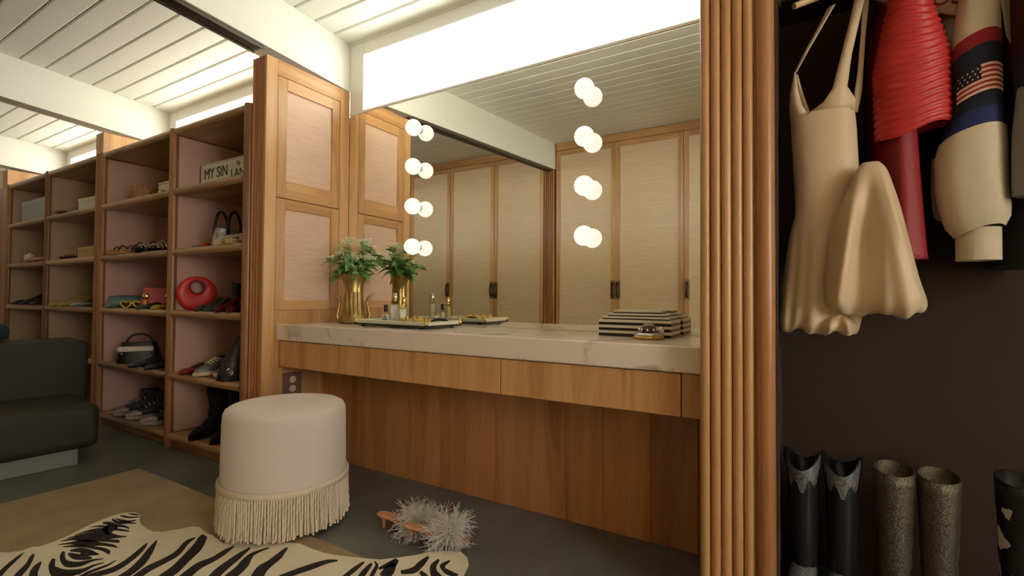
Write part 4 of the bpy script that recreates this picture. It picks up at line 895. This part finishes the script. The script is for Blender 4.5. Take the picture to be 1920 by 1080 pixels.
# feather slippers
feather_mat, fnt, fb_ = newmat('white_ostrich_feather'); fb_.inputs['Base Color'].default_value = srgb(254, 251, 247); fb_.inputs['Roughness'].default_value = .8
tl = fnt.nodes.new('ShaderNodeBsdfTranslucent'); tl.inputs[0].default_value = srgb(254, 251, 247); mxs = fnt.nodes.new('ShaderNodeMixShader'); mxs.inputs[0].default_value = .5
fnt.links.new(fb_.outputs[0], mxs.inputs[1]); fnt.links.new(tl.outputs[0], mxs.inputs[2]); fnt.links.new(mxs.outputs[0], fnt.nodes['Material Output'].inputs['Surface'])
def slipper(label, loc, rz):
    t = thing('feather_slipper', label, 'slipper', loc, rz, 'white feather slippers')
    nude = plain('nude_leather', srgb(206, 150, 108), .45)
    m = MB(); foot(m, [(-.01,.014,.050,.057),(.01,.026,.048,.056),(.05,.029,.044,.051),(.10,.026,.024,.031),(.15,.033,.004,.012),(.20,.034,.002,.010),(.235,.014,.002,.009)]); m.build('sole', nude, t)
    m = MB(); m.lathe([(.006, 0), (.007, .02), (.012, .04), (.020, .050)], 12, (.014, 0, 0)); m.build('heel', nude, t)
    m = MB(); m.rings([[(x, .036*cos(pi*j/8), .010+.040*sin(pi*j/8)) for j in range(9)] for x in (.150, .175, .195)], True, False, closed=False); m.build('vamp_strap', cm((226, 210, 196), .6), t)
    f_ = MB(); rg = random.Random(int(abs(loc[0])*1000))
    for k in range(430):
        u_ = rg.uniform(-1, 1); ph = rg.uniform(-.25, pi+.25); L_ = rg.uniform(.045, .10)
        d = Vector((u_*.85, cos(ph), sin(ph)*.85+.08)).normalized(); p0 = Vector((.158+u_*.032, .03*cos(ph), .026+.028*sin(ph)))
        curl = Vector((rg.gauss(0, .75), rg.gauss(0, .75), rg.gauss(-.45, .6))); pts = [p0]
        for j in range(1, 6):
            d = (d+curl*.33).normalized(); q = pts[-1]+d*L_/5; q.z = max(q.z, .0025-loc[2]+.006); pts.append(q)
        f_.tube(pts, [.0012, .0012, .0011, .0010, .0008, .0005], 3, True, False)
        for j in range(1, 5):
            for s in range(3):
                b = (pts[j]-pts[j-1]).normalized(); w_ = b.orthogonal(); w_.rotate(Matrix.Rotation(rg.uniform(0, 6.28), 3, b)); tip = pts[j]+(b*.6+w_).normalized()*rg.uniform(.004, .009); tip.z = max(tip.z, .003)
                sd = b*.0009
                f_.add([tuple(pts[j]-sd), tuple(pts[j]+sd), tuple(tip)], [(0, 1, 2)])
    m_ = feather_mat
    o = f_.build('feather_puff', m_, t); tag(o, kind='stuff')
slipper('white feather slipper with nude sole, the farther one beside the stool', (-1.415, 1.395, .0005), radians(16))
slipper('white feather slipper with nude sole, the nearer one touching the zebra rug', (-1.245, 1.362, .0105), radians(22))

# bench
be = thing('bench_sofa', 'dark olive leather bench with low backrest and pale plinth', 'sofa', (-3.285, 1.12, 0), -.10)
MB().box(-.80, -.03, -1.58, -.06, 0, .088, .004).build('plinth', M['plinth'], be)
def soft_box(x0, x1, y0, y1, z0, z1, r, name, mat, parent):
    m = MB(); R = []; N_ = 10
    def rr(inset):
        pts = []
        for cx_, cy_, a0 in ((x1-r, y1-r, 0), (x0+r, y1-r, pi/2), (x0+r, y0+r, pi), (x1-r, y0+r, 3*pi/2)):
            for j in range(5):
                a = a0+pi/2*j/4; pts.append((cx_+(r-inset)*cos(a), cy_+(r-inset)*sin(a)))
        return pts
    for j in range(6):
        a = pi/2*j/5; R.append([(x, y, z0+r*(1-sin(a))) for x, y in rr(r*(1-cos(a)))][::1])
    R = R[::-1]; top = []
    for j in range(6):
        a = pi/2*j/5; top.append([(x, y, z1-r*(1-sin(a))) for x, y in rr(r*(1-cos(a)))])
    low = [[(x, y, z0+r*(1-cos(pi/2*j/5))) for x, y in rr(r*(1-sin(pi/2*j/5)))] for j in range(6)]
    up_ = [[(x, y, z1-r*(1-cos(pi/2*(5-j)/5))) for x, y in rr(r*(1-sin(pi/2*(5-j)/5)))] for j in range(6)]
    return m.rings(low+up_, True).build(name, mat, parent)
soft_box(-.70, .025, -1.64, .02, .088, .322, .045, 'seat_cushion', M['olive'], be)
soft_box(-.86, -.46, -1.64, .075, .10, .632, .035, 'backrest', M['olive'], be)
cu = thing('cushion', 'dark teal cushion on the back of the bench at the frame edge', 'cushion', (-4.05, .86, .633), .1)
m = MB(); R = []
for k in range(9):
    u_ = (k/8-.5)*2; s_ = max(.02, (1-u_**4))**.5
    R.append([(u_*.10, .09*s_*math.copysign(abs(cos(a))**.6, cos(a)), .055+.055*s_*math.copysign(abs(sin(a))**.8, sin(a))) for a in [2*pi*j/18 for j in range(18)]])
m.rings(R, True); m.build('cushion_cover', cm((50, 66, 64), .8), cu); MB().tube([(.1*cos(t), 0.09*sin(t), .055) for t in [2*pi*j/24 for j in range(25)]], .004, 6).build('piping', cm((40, 54, 52), .8), cu)

# ================================================================== CLOSET
cw = MB().box(-.044, 1.9, 1.968, 1.999, 0, 2.3).build('wall_closet', M['brownwall']); tag(cw, 'dark brown back wall of the open closet', 'wall', kind='structure')
o = MB().box(-.0445, -.0405, 1.51, 1.967, 0, 2.3).build('wall_closet_side', M['brownwall']); tag(o, 'dark brown side lining of the open closet', 'wall', kind='structure')
o = MB().box(1.9, 1.96, 1.46, 1.999, 0, 2.4).build('wall_closet_end', M['brownwall']); tag(o, 'far end wall of the closet', 'wall', kind='structure')
o = MB().box(-.04, 1.9, 1.50, 1.967, 1.892, 1.917, .002).build('closet_shelf', M['brownwall']); tag(o, 'brown shelf board above the hanging clothes', 'shelf')
rd = thing('hanging_rod', 'brass hanging rod across the closet', 'rod', (0, 1.70, 1.852))
m = MB(); m.tube([(-.04, 0, 0), (1.9, 0, 0)], .0125, 14); m.build('rod_tube', M['brass'], rd)
for a in (-.036, 1.893): MB().lathe([(.028, -.004), (.028, .004)], 18).xform(Matrix.Rotation(pi/2, 4, 'Y')).build('flange', M['brass'], rd, (a, 0, 0))
def hanger(label, x, y, rz, mat, z=1.812, span=.2):
    t = thing('clothes_hanger', label, 'hanger', (x, y, z-.075), rz, 'closet hangers')
    m = MB(); m.tube([(-span, 0, -.005), (-span*.6, .006, .02), (-.03, 0, .042), (0, 0, .046), (.03, 0, .042), (span*.6, .006, .02), (span, 0, -.005)], [.009, .010, .011, .012, .011, .010, .009], 10); m.build('shoulder_bar', mat, t)
    m = MB(); hk = [(0, 0, .05), (0, 0, .085)]+[(0, .020-.020*cos(a), .100+.0+.022*sin(a)) for a in [-.3+j*.5 for j in range(8)]]
    m.tube(hk, .0022, 6); m.build('hook', M['chrome'], t)
    return t
pale = wood('pale_hanger_wood', srgb(180, 144, 96), srgb(214, 180, 128), srgb(228, 198, 150), axis='Y')
hanger('pale wooden hanger holding the cream dress', .135, 1.665, radians(28), pale, z=1.838, span=.15)
hanger('hanger inside the red pleated jacket', .29, 1.70, radians(80), M['black'], z=1.84)
hanger('hanger inside the knitted cardigan', .40, 1.70, radians(82), M['black'], z=1.84)
hanger('hanger inside the dark red jacket', .53, 1.70, radians(84), M['black'], z=1.84)

def cloth_loft(rows, nseg=48, fold=(9, .05), seed=0, noise=.0, twist=0):
    """rows: (z, centre u, centre v, half width, half depth, fold amount)"""
    R = []
    for i, (z, cu_, cv, a, b, fa) in enumerate(rows):
        ring = []
        for j in range(nseg):
            t = 2*pi*j/nseg
            k = 1+fa*(sin(fold[0]*t+seed+i*.12*twist)*.6+sin((fold[0]*.5+1)//1*t*1.0+seed*2.1)*.4)
            ring.append((cu_+a*k*cos(t), cv+b*k*sin(t), z+noise*sin(5*t+seed+i)))
        R.append(ring)
    return R
def dense(rows, q=4):
    out = []
    for i in range(len(rows)-1):
        p0, p1, p2, p3 = rows[max(i-1, 0)], rows[i], rows[i+1], rows[min(i+2, len(rows)-1)]
        for s in range(q):
            t = s/q; out.append(tuple(.5*((2*b)+(-a+c)*t+(2*a-5*b+4*c-d)*t*t+(-a+3*b-3*c+d)*t**3) for a, b, c, d in zip(p0, p1, p2, p3)))
    out.append(rows[-1]); return out
M['ivory_satin'] = plain('cream_satin', srgb(206, 183, 146), .5, sheen=.15, var=.03, vscale=3)
ds = thing('cream_dress', 'cream satin mini dress with wide straps and bubble skirt', 'dress', (0, 1.660, 0))
def garment(rows, folds, yc, nseg=96, fs=0.0, hem=.006):
    """rows: (z, left x, right x, half depth); folds: (x at top, x at bottom, amplitude, width) running down the front"""
    R = []; z0, z1 = rows[0][0], rows[-1][0]
    for z, xl, xr, d in rows:
        w = (z0-z)/(z0-z1); mid, hw = (xl+xr)/2, (xr-xl)/2; ring = []
        for j in range(nseg):
            t = 2*pi*j/nseg; x = mid+hw*math.copysign(abs(cos(t))**.85, cos(t)); y = d*sin(t)
            if sin(t) < 0:
                for ft, fb, am, wd in folds:
                    fx = ft+(fb-ft)*w; y -= am*max(0, min(1, (w-fs)/.5))*math.exp(-((x-fx)/wd)**2)*min(1, -sin(t)*2.5)
            ring.append((x, yc+y, z+hem*max(0, (w-.8)/.2)*(sin(x*70+1)+.6*sin(x*150))))
        R.append(ring)
    return R[::-1]
def sheet(pts_rows, name, mat, parent, th=.004, smooth=True):
    """rows of points (front face), given thickness in +y"""
    nr, nc = len(pts_rows), len(pts_rows[0]); V = [p for r in pts_rows for p in r]; F = []
    for i in range(nr-1):
        for j in range(nc-1): a = i*nc+j; F.append((a, a+1, a+nc+1, a+nc))
    V2 = [(p[0], p[1]+th, p[2]) for p in V]; B_ = len(V)
    F2 = [tuple(B_+k for k in f[::-1]) for f in F]
    ed = []
    for j in range(nc-1): ed.append((j+1, j, B_+j, B_+j+1)); ed.append(((nr-1)*nc+j, (nr-1)*nc+j+1, B_+(nr-1)*nc+j+1, B_+(nr-1)*nc+j))
    for i in range(nr-1): ed.append((i*nc, (i+1)*nc, B_+(i+1)*nc, B_+i*nc)); ed.append(((i+1)*nc+nc-1, i*nc+nc-1, B_+i*nc+nc-1, B_+(i+1)*nc+nc-1))
    return MB().add(V+V2, F+F2+ed, smooth).build(name, mat, parent)
rows = dense([(1.452,-.008,.150,.040),(1.40,-.006,.154,.046),(1.30,-.002,.158,.050),(1.22,.002,.162,.048),(1.16,.002,.166,.050),(1.10,-.012,.172,.056),(1.00,-.026,.174,.062),(.90,-.038,.168,.066),(.85,-.044,.160,.066),(.826,-.040,.152,.058),(.817,-.030,.140,.046),(.824,-.01,.12,.03)], 5)
m = MB(); m.rings(garment(rows, [(.02,-.03,.016,.014),(.05,.002,.008,.010),(.07,.04,.016,.018),(.13,.10,.012,.014)], 0, fs=.45), True, True, capend=False); m.build('bodice_and_skirt', M['ivory_satin'], ds)
def flat_strap(left, right, name, bow=.006):
    """left and right edges: (x, z, y) lists from bottom to top"""
    return sheet([[(l[0], l[2], l[1]), ((l[0]+r[0])/2, (l[2]+r[2])/2-bow, (l[1]+r[1])/2), (r[0], r[2], r[1])] for l, r in zip(left, right)], name, M['ivory_satin'], ds)
flat_strap([(-.009,1.447,-.012),(-.011,1.484,-.012),(-.008,1.53,-.010),(.002,1.59,-.004)], [(.036,1.447,-.036),(.022,1.478,-.028),(.012,1.53,-.016),(.007,1.592,-.006)], 'left_peak')
flat_strap([(.000,1.585,-.006),(.030,1.65,-.004),(.062,1.71,.0),(.088,1.765,.004)], [(.010,1.588,-.012),(.042,1.65,-.012),(.076,1.71,-.010),(.106,1.765,-.006)], 'strap', .002)
flat_strap([(.014,1.46,.036),(.018,1.50,.034),(.012,1.545,.022),(.006,1.585,.004)], [(.048,1.46,.036),(.036,1.50,.034),(.022,1.545,.022),(.012,1.585,.004)], 'back_facing', .001)
flat_strap([(.030,1.445,-.038),(.074,1.474,-.040),(.096,1.51,-.038),(.116,1.60,-.030),(.136,1.69,-.018),(.153,1.775,-.002)], [(.150,1.445,-.020),(.150,1.474,-.024),(.131,1.51,-.030),(.142,1.60,-.026),(.160,1.69,-.016),(.178,1.775,-.002)], 'strap')
flat_strap([(.148,1.445,.0),(.150,1.50,.002),(.158,1.56,.008),(.166,1.66,.012),(.172,1.775,.010)], [(.158,1.445,.010),(.168,1.50,.010),(.172,1.56,.014),(.178,1.66,.018),(.188,1.775,.014)], 'strap', .001)
flat_strap([(-.006,1.44,.036),(-.004,1.47,.034)], [(.152,1.44,.036),(.150,1.47,.034)], 'back_bodice', -.006)
rows = dense([(1.278,.158,.196,.012),(1.255,.142,.212,.026),(1.20,.122,.228,.036),(1.14,.100,.242,.046),(1.055,.080,.258,.056),(.965,.072,.276,.062),(.91,.074,.290,.062),(.885,.084,.288,.054),(.872,.10,.272,.040),(.878,.13,.24,.02)], 5)
m = MB(); m.rings(garment(rows, [(.158,.092,.026,.020),(.172,.150,-.036,.030),(.190,.250,.024,.028),(.180,.20,.006,.01),(.19,.275,.008,.008)], -.070), True, True); m.build('overskirt', M['ivory_satin'], ds)
rows = dense([(.868,.075,.13,.03),(.845,.062,.148,.045),(.825,.060,.146,.042),(.815,.07,.136,.03)], 4)
m = MB(); m.rings(garment(rows, [(.085,.08,.02,.012),(.12,.125,.022,.010)], -.035), True, True); m.build('hem_ruffle', M['ivory_satin'], ds)

# red pleated jacket
RED = plain('red_pleated_silk', srgb(186, 42, 38), .45, var=.12, vscale=20); DRED = plain('dark_red_wool', srgb(120, 22, 24), .7, var=.1, vscale=8)
rj = thing('red_jacket', 'bright red jacket with finely pleated bell sleeve', 'jacket', (.28, 1.66, 0))
R = []; nz = 92
for k in range(nz):
    u_ = k/(nz-1); z = 1.80-.44*u_; a = .026+.056*min(1, u_*1.8)**.9; cu_ = -.012+.010*u_
    pl = .0028*sin(k*pi/2.0)
    R.append([(cu_+(a+pl)*cos(t), .0+(.052+pl)*sin(t), z+.018*cos(t)*u_*1.0+.006*sin(3*t+k*.05)) for t in [2*pi*j/40 for j in range(40)]])
m = MB(); m.rings(R[::-1], True, False); m.build('pleated_sleeve', RED, rj)
rows = dense([(1.80,-.02,.155,.045,.11,.0),(1.65,-.025,.155,.056,.125,.04),(1.45,-.025,.155,.058,.125,.05),(1.30,-.025,.155,.056,.125,.05)], 3)
m = MB(); m.rings(cloth_loft(rows, 40, (7, .05), .3)[::-1], True, True); m.build('jacket_body', DRED, rj)
rdz = thing('red_dress', 'long dark red dress hanging under the pleated jacket', 'dress', (.262, 1.73, 0))
rows = dense([(1.50,-.012,0,.040,.10,.04),(1.30,-.006,0,.046,.11,.06),(1.12,.0,0,.05,.115,.08),(1.022,.004,0,.052,.118,.10)], 4)
m = MB(); m.rings(cloth_loft(rows, 40, (6, .05), .6)[::-1], True, True); m.build('skirt', plain('deep_red_crepe', srgb(136, 24, 26), .6), rdz)
m = MB(); m.rings([[(.0+.054*cos(t), .12*sin(t), z) for t in [2*pi*j/32 for j in range(32)]] for z in (1.018, 1.030)], True, False); m.build('hem_band', DRED, rdz)

# knitted cardigan with flag sleeve
kc = thing('knit_cardigan', 'cream, red and navy knitted cardigan with a flag patch on the sleeve', 'cardigan', (.404, 1.655, 0))
KW = plain('cream_knit', srgb(200, 186, 156), .9, bump=.6, bscale=220, sheen=.2); KR = plain('red_knit', srgb(140, 24, 30), .9, bump=.6, bscale=220); KN = plain('navy_knit', srgb(20, 24, 44), .9, bump=.6, bscale=220); KB = plain('blue_knit', srgb(30, 44, 90), .9, bump=.6, bscale=220)
SP = [(1.86,.010,.028,.030),(1.75,.008,.034,.036),(1.66,.004,.042,.042),(1.585,.0,.048,.044),(1.50,.0,.047,.044),(1.42,.0,.048,.046),(1.35,-.008,.058,.050),(1.30,-.014,.066,.056),(1.20,-.012,.065,.058),(1.12,-.002,.060,.054),(1.09,.002,.044,.044)]
def sl_at(z):
    for (a, b) in zip(SP, SP[1:]):
        if a[0] >= z >= b[0]:
            t = (a[0]-z)/(a[0]-b[0]); return [a[i]+(b[i]-a[i])*t for i in range(4)]
    return list(SP[-1])
def sl_pt(z, t, off=0.0, slope=.013):
    c_ = sl_at(z); fold_ = 1+.03*sin(5*t+1)
    return (c_[1]+(c_[2]+off)*fold_*cos(t), (c_[3]+off)*fold_*sin(t), z+slope*cos(t)-.006*cos(2*t))
def sl_part(za, zb, mat, name, k=6, off=0.0):
    R = [[sl_pt(za+(zb-za)*i/k, 2*pi*j/36, off) for j in range(36)] for i in range(k+1)]
    return MB().rings(R[::-1], True, False).build(name, mat, kc)
sl_part(1.85, 1.58, KW, 'upper_sleeve'); sl_part(1.58, 1.545, KR, 'red_band', 2, .001); sl_part(1.545, 1.385, KN, 'navy_band', 4, .001); sl_part(1.385, 1.34, KB, 'blue_band', 2, .001)
sl_part(1.34, 1.09, KW, 'lower_sleeve', 10, .004)
m = MB(); m.rings([[(.0+(.042+.0015*(j % 2))*cos(2*pi*j/60), (.040+.0015*(j % 2))*sin(2*pi*j/60), z) for j in range(60)] for z in (1.012, 1.03, 1.07, 1.094)], True, True); m.build('cuff', KW, kc)
# flag patch: follows the sleeve surface, canton plus stripes
FW = plain('flag_white', srgb(224, 190, 170), .9); FR = plain('flag_red', srgb(150, 34, 38), .9); FB = plain('flag_blue', srgb(22, 26, 44), .9)
fz0, fz1 = 1.492, 1.424; ta, tb_ = -pi+.55, -.30
def patch(z0, z1, t0, t1, off, mat, name, q=12):
    top = [sl_pt(z0, t0+(t1-t0)*j/q, off) for j in range(q+1)]; bot = [sl_pt(z1, t0+(t1-t0)*j/q, off) for j in range(q+1)]
    ti = [sl_pt(z0, t0+(t1-t0)*j/q, .0005) for j in range(q+1)]; bi = [sl_pt(z1, t0+(t1-t0)*j/q, .0005) for j in range(q+1)]
    mm = MB().strip(bot, top, True); mm.strip(top, ti); mm.strip(bi, bot); return mm.build(name, mat, kc)
for k in range(11):
    za = fz0+(fz1-fz0)*k/11; zb = fz0+(fz1-fz0)*(k+1)/11
    patch(za, zb, (ta+tb_)/2-.15 if k < 6 else ta, tb_, .0022, FW if k % 2 == 0 else FR, 'flag_stripe')
patch(fz0, fz0+(fz1-fz0)*6/11, ta, (ta+tb_)/2-.16, .0024, FB, 'flag_canton')
for r_ in range(4):
    for c_ in range(5):
        t = ta+.08+c_*.19+(.09 if r_ % 2 else 0); z = fz0-.006-r_*.0105
        patch(z, z-.004, t, t+.05, .0030, FW, 'flag_star', 2)
# cardigan body behind the sleeve
rows = dense([(1.80,-.005,.16,.050,.11,.02),(1.70,-.008,.16,.060,.12,.03),(1.60,-.01,.16,.064,.12,.04),(1.555,-.01,.16,.066,.12,.04)], 3)
m = MB(); m.rings(cloth_loft(rows, 40, (6, .05), .1)[::-1], True, True); m.build('cardigan_body', KW, kc)
rows = dense([(1.554,-.01,.16,.066,.12,.04),(1.35,-.01,.16,.068,.12,.05),(1.20,-.012,.16,.068,.12,.05)], 3)
m = MB(); m.rings(cloth_loft(rows, 40, (6, .05), .1)[::-1], True, True); m.build('navy_body', KN, kc)
m = MB(); m.rings(cloth_loft(dense([(1.30,-.045,.075,.03,.03,.04),(1.22,-.042,.075,.034,.034,.05),(1.15,-.036,.075,.036,.034,.06),(1.13,-.034,.075,.03,.03,.06)], 3), 30, (5, .05), .5)[::-1], True, True); m.build('far_sleeve', KW, kc)
sheet([[(.030+.012*j, -.02+.010*j, 1.80), ] and [(.040+.008*j, -.012+.012*j, 1.80-.03*0) for j in range(5)], [(.046+.010*j, -.010+.012*j, 1.66) for j in range(5)], [(.056+.009*j, -.006+.012*j, 1.575-.012*j) for j in range(5)]], 'front_edge', KW, kc)
sheet([[(-.108+.02*j, .045-.003*j, 1.86) for j in range(6)], [(-.100+.019*j, .042-.003*j, 1.76-.006*j) for j in range(6)], [(-.090+.018*j, .040-.003*j, 1.705-.011*j) for j in range(6)]], 'front_panel', KW, kc)
us = text_mesh('lettering', 'USA', .060, plain('letter_red', srgb(120, 26, 34), .8), kc, (-.086, .034, 1.712), (pi/2, .22, -.15), .3)

# darker clothes at the right
dj = thing('dark_red_jacket', 'dark red jacket at the right edge of the closet', 'jacket', (.545, 1.66, 0))
rows = dense([(1.83,0,.05,.050,.13,.03),(1.70,0,.05,.070,.15,.04),(1.55,0,.05,.074,.15,.05),(1.46,.0,.05,.072,.15,.05)], 3)
m = MB(); m.rings(cloth_loft(rows, 40, (6, .05), .9)[::-1], True, True); m.build('jacket_body', plain('maroon_wool', srgb(84, 20, 22), .8), dj)
m = MB(); m.rings(cloth_loft(dense([(1.80,-.02,-.09,.04,.035,.03),(1.6,-.02,-.09,.05,.04,.04),(1.42,-.015,-.09,.046,.04,.04)], 3), 30, (5, .05), .4)[::-1], True, True); m.build('sleeve', plain('maroon_wool_sleeve', srgb(78, 18, 20), .8), dj)
bc = thing('black_coat', 'long black coat hanging at the right of the closet', 'coat', (.545, 1.74, 0))
rows = dense([(1.50,0,.03,.086,.16,.03),(1.30,0,.03,.092,.17,.05),(1.10,0,.03,.095,.17,.06),(1.0,.0,.03,.096,.17,.06)], 3)
m = MB(); m.rings(cloth_loft(rows, 40, (6, .05), .2)[::-1], True, True); m.build('coat_body', M['blackcloth'], bc)
m = MB(); m.rings(cloth_loft(dense([(1.50,-.04,-.13,.045,.035,.03),(1.3,-.03,-.13,.05,.04,.04),(1.17,-.025,-.13,.046,.04,.04)], 3), 30, (5, .05), .7)[::-1], True, True); m.build('sleeve', M['blackcloth'], bc)
gv = thing('grey_blouse', 'grey-white blouse hem half hidden behind the cardigan sleeve', 'blouse', (.515, 1.64, 0))
rows = dense([(1.42,-.01,-.035,.040,.035,.03),(1.32,-.01,-.035,.048,.038,.07),(1.22,-.014,-.035,.046,.036,.09),(1.16,-.02,-.035,.040,.03,.1)], 3)
m = MB(); m.rings(cloth_loft(rows, 36, (6, .05), .5)[::-1], True, True); m.build('blouse_body', plain('grey_cotton', srgb(122, 118, 106), .8), gv)
MB().sphere((-.02, -.075, 1.265), .005, 8, 6).build('button', M['black'], gv)

# boots on the closet floor
def tall_boot(label, x, y, rz, shaft_mat, foot_mat, top=.452, r0=.046, r1=.041, group=None, kind=None, ankle=.034):
    t = thing('tall_boot', label, 'boot', (x, y, 0), rz, group)
    n_ = 32; R = []
    def zt_(a):  # scalloped top: dips at front and back
        return top-(.052*max(0, cos(a))**1.5+.035*max(0, -cos(a))**1.5 if kind else .008*cos(a))
    for k in range(13):
        u_ = k/12; rx = ankle+.012+(r0-ankle-.006)*u_**.8; ry = ankle+(r1-ankle+.004)*u_**.8; wr = .0022*sin(k*2.7)*(1-u_)
        R.append([((-.01*(1-u_))+(rx+wr)*cos(2*pi*j/n_), (ry+wr)*sin(2*pi*j/n_), .10+u_*(zt_(2*pi*j/n_)-.10)) for j in range(n_)])
    ir = [[(.90*p[0], .90*p[1], p[2]-d) for p in R[-1]] for d in (0.0, .12)]
    m = MB(); m.rings(R+ir, True, True); m.build('shaft', shaft_mat, t)
    m = MB(); foot(m, [(-.065,.016,.03,.12),(-.05,.032,.03,.135),(0,.036,.022,.14),(.05,.036,.012,.105),(.10,.038,.008,.07),(.15,.033,.008,.05),(.185,.016,.008,.034),(.20,.006,.008,.02)]); m.build('vamp', foot_mat, t)
    m = MB(); foot(m, [(-.06,.02,.028,.034),(-.02,.03,.026,.032),(.03,.028,.006,.014),(.10,.04,0,.008),(.16,.032,0,.008),(.2,.008,0,.007)]); m.build('sole', M['black'], t)
    m = MB(); m.box(-.066, -.006, -.03, .03, 0, .03, .004); m.build('heel', M['black'], t)
    if kind:
        Rr = []
        for k in range(4):
            u_ = k/3
            row = []
            for j in range(n_):
                a = 2*pi*j/n_; zz = zt_(a)+.001-u_*(.052+.014*(1 if (j % 4) < 2 else -1)); v_ = max(0, (zz-.10)/max(.01, zt_(a)-.10))
                rx = ankle+.012+(r0-ankle-.006)*min(1, v_)**.8+.0022; ry = ankle+(r1-ankle+.004)*min(1, v_)**.8+.0022
                row.append((-.01*(1-v_)+rx*cos(a), ry*sin(a), zz))
            Rr.append(row)
        MB().rings(Rr[::-1], True, False).build('silver_collar', kind, t)
        for s in (-1, 1):
            m = MB(); m.tube([(0, s*(r1+.006), top-.05), (.004, s*(r1+.010), top+.006), (-.004, s*(r1+.002), top-.04)], .004, 6); m.build('pull_strap', M['black'], t)
    return t
SIL = plain('silver_snakeskin', srgb(128, 130, 130), .35, .5, var=.5, vscale=140)
GLI = plain('gold_silver_glitter', srgb(108, 102, 84), .35, .7, var=.75, vscale=300, bump=1.0, bscale=350)
SPT = plain('black_white_cowhide', srgb(120, 116, 108), .6, var=.0)
tall_boot('black western boot with silver scalloped top, beside the fluted post', .020, 1.73, -pi/2-.15, M['black'], SIL, kind=SIL, group='black western boots')
tall_boot('black western boot with silver scalloped top, right of its mate', .118, 1.735, -pi/2-.1, M['black'], SIL, kind=SIL, group='black western boots')
tall_boot('glittering gold-silver tall boot next to the black western boots', .238, 1.72, -pi/2-.1, GLI, GLI, top=.438, r0=.050, r1=.044, group='glitter boots')
tall_boot('glittering gold-silver tall boot, right one of the pair', .336, 1.73, -pi/2-.1, GLI, GLI, top=.434, r0=.050, r1=.044, group='glitter boots')
cb_ = tall_boot('black tall boot with white cowhide patches at the right edge', .500, 1.74, -pi/2-.1, M['black'], M['black'], top=.45, r0=.052, r1=.046)
rg = random.Random(4)
for k in range(16):
    a = rg.uniform(0, 2*pi); z = .13+.02*k; pts = []
    rad = rg.uniform(.010, .018)
    for j in range(10):
        t = 2*pi*j/10; q = rad*(1+.3*sin(3*t+k)); aa = a+q*cos(t)/.046; zz = z+q*1.3*sin(t); v_ = max(0, min(1, (zz-.10)/.35)); rx = .046+(.012)*v_**.8+.0012; ry = .034+.016*v_**.8+.0012
        pts.append((-.01*(1-v_)+rx*cos(aa), ry*sin(aa), zz))
    m = MB(); m.add(pts, [tuple(range(10))]); m.build('white_patch', cm((206, 200, 186), .7), cb_)
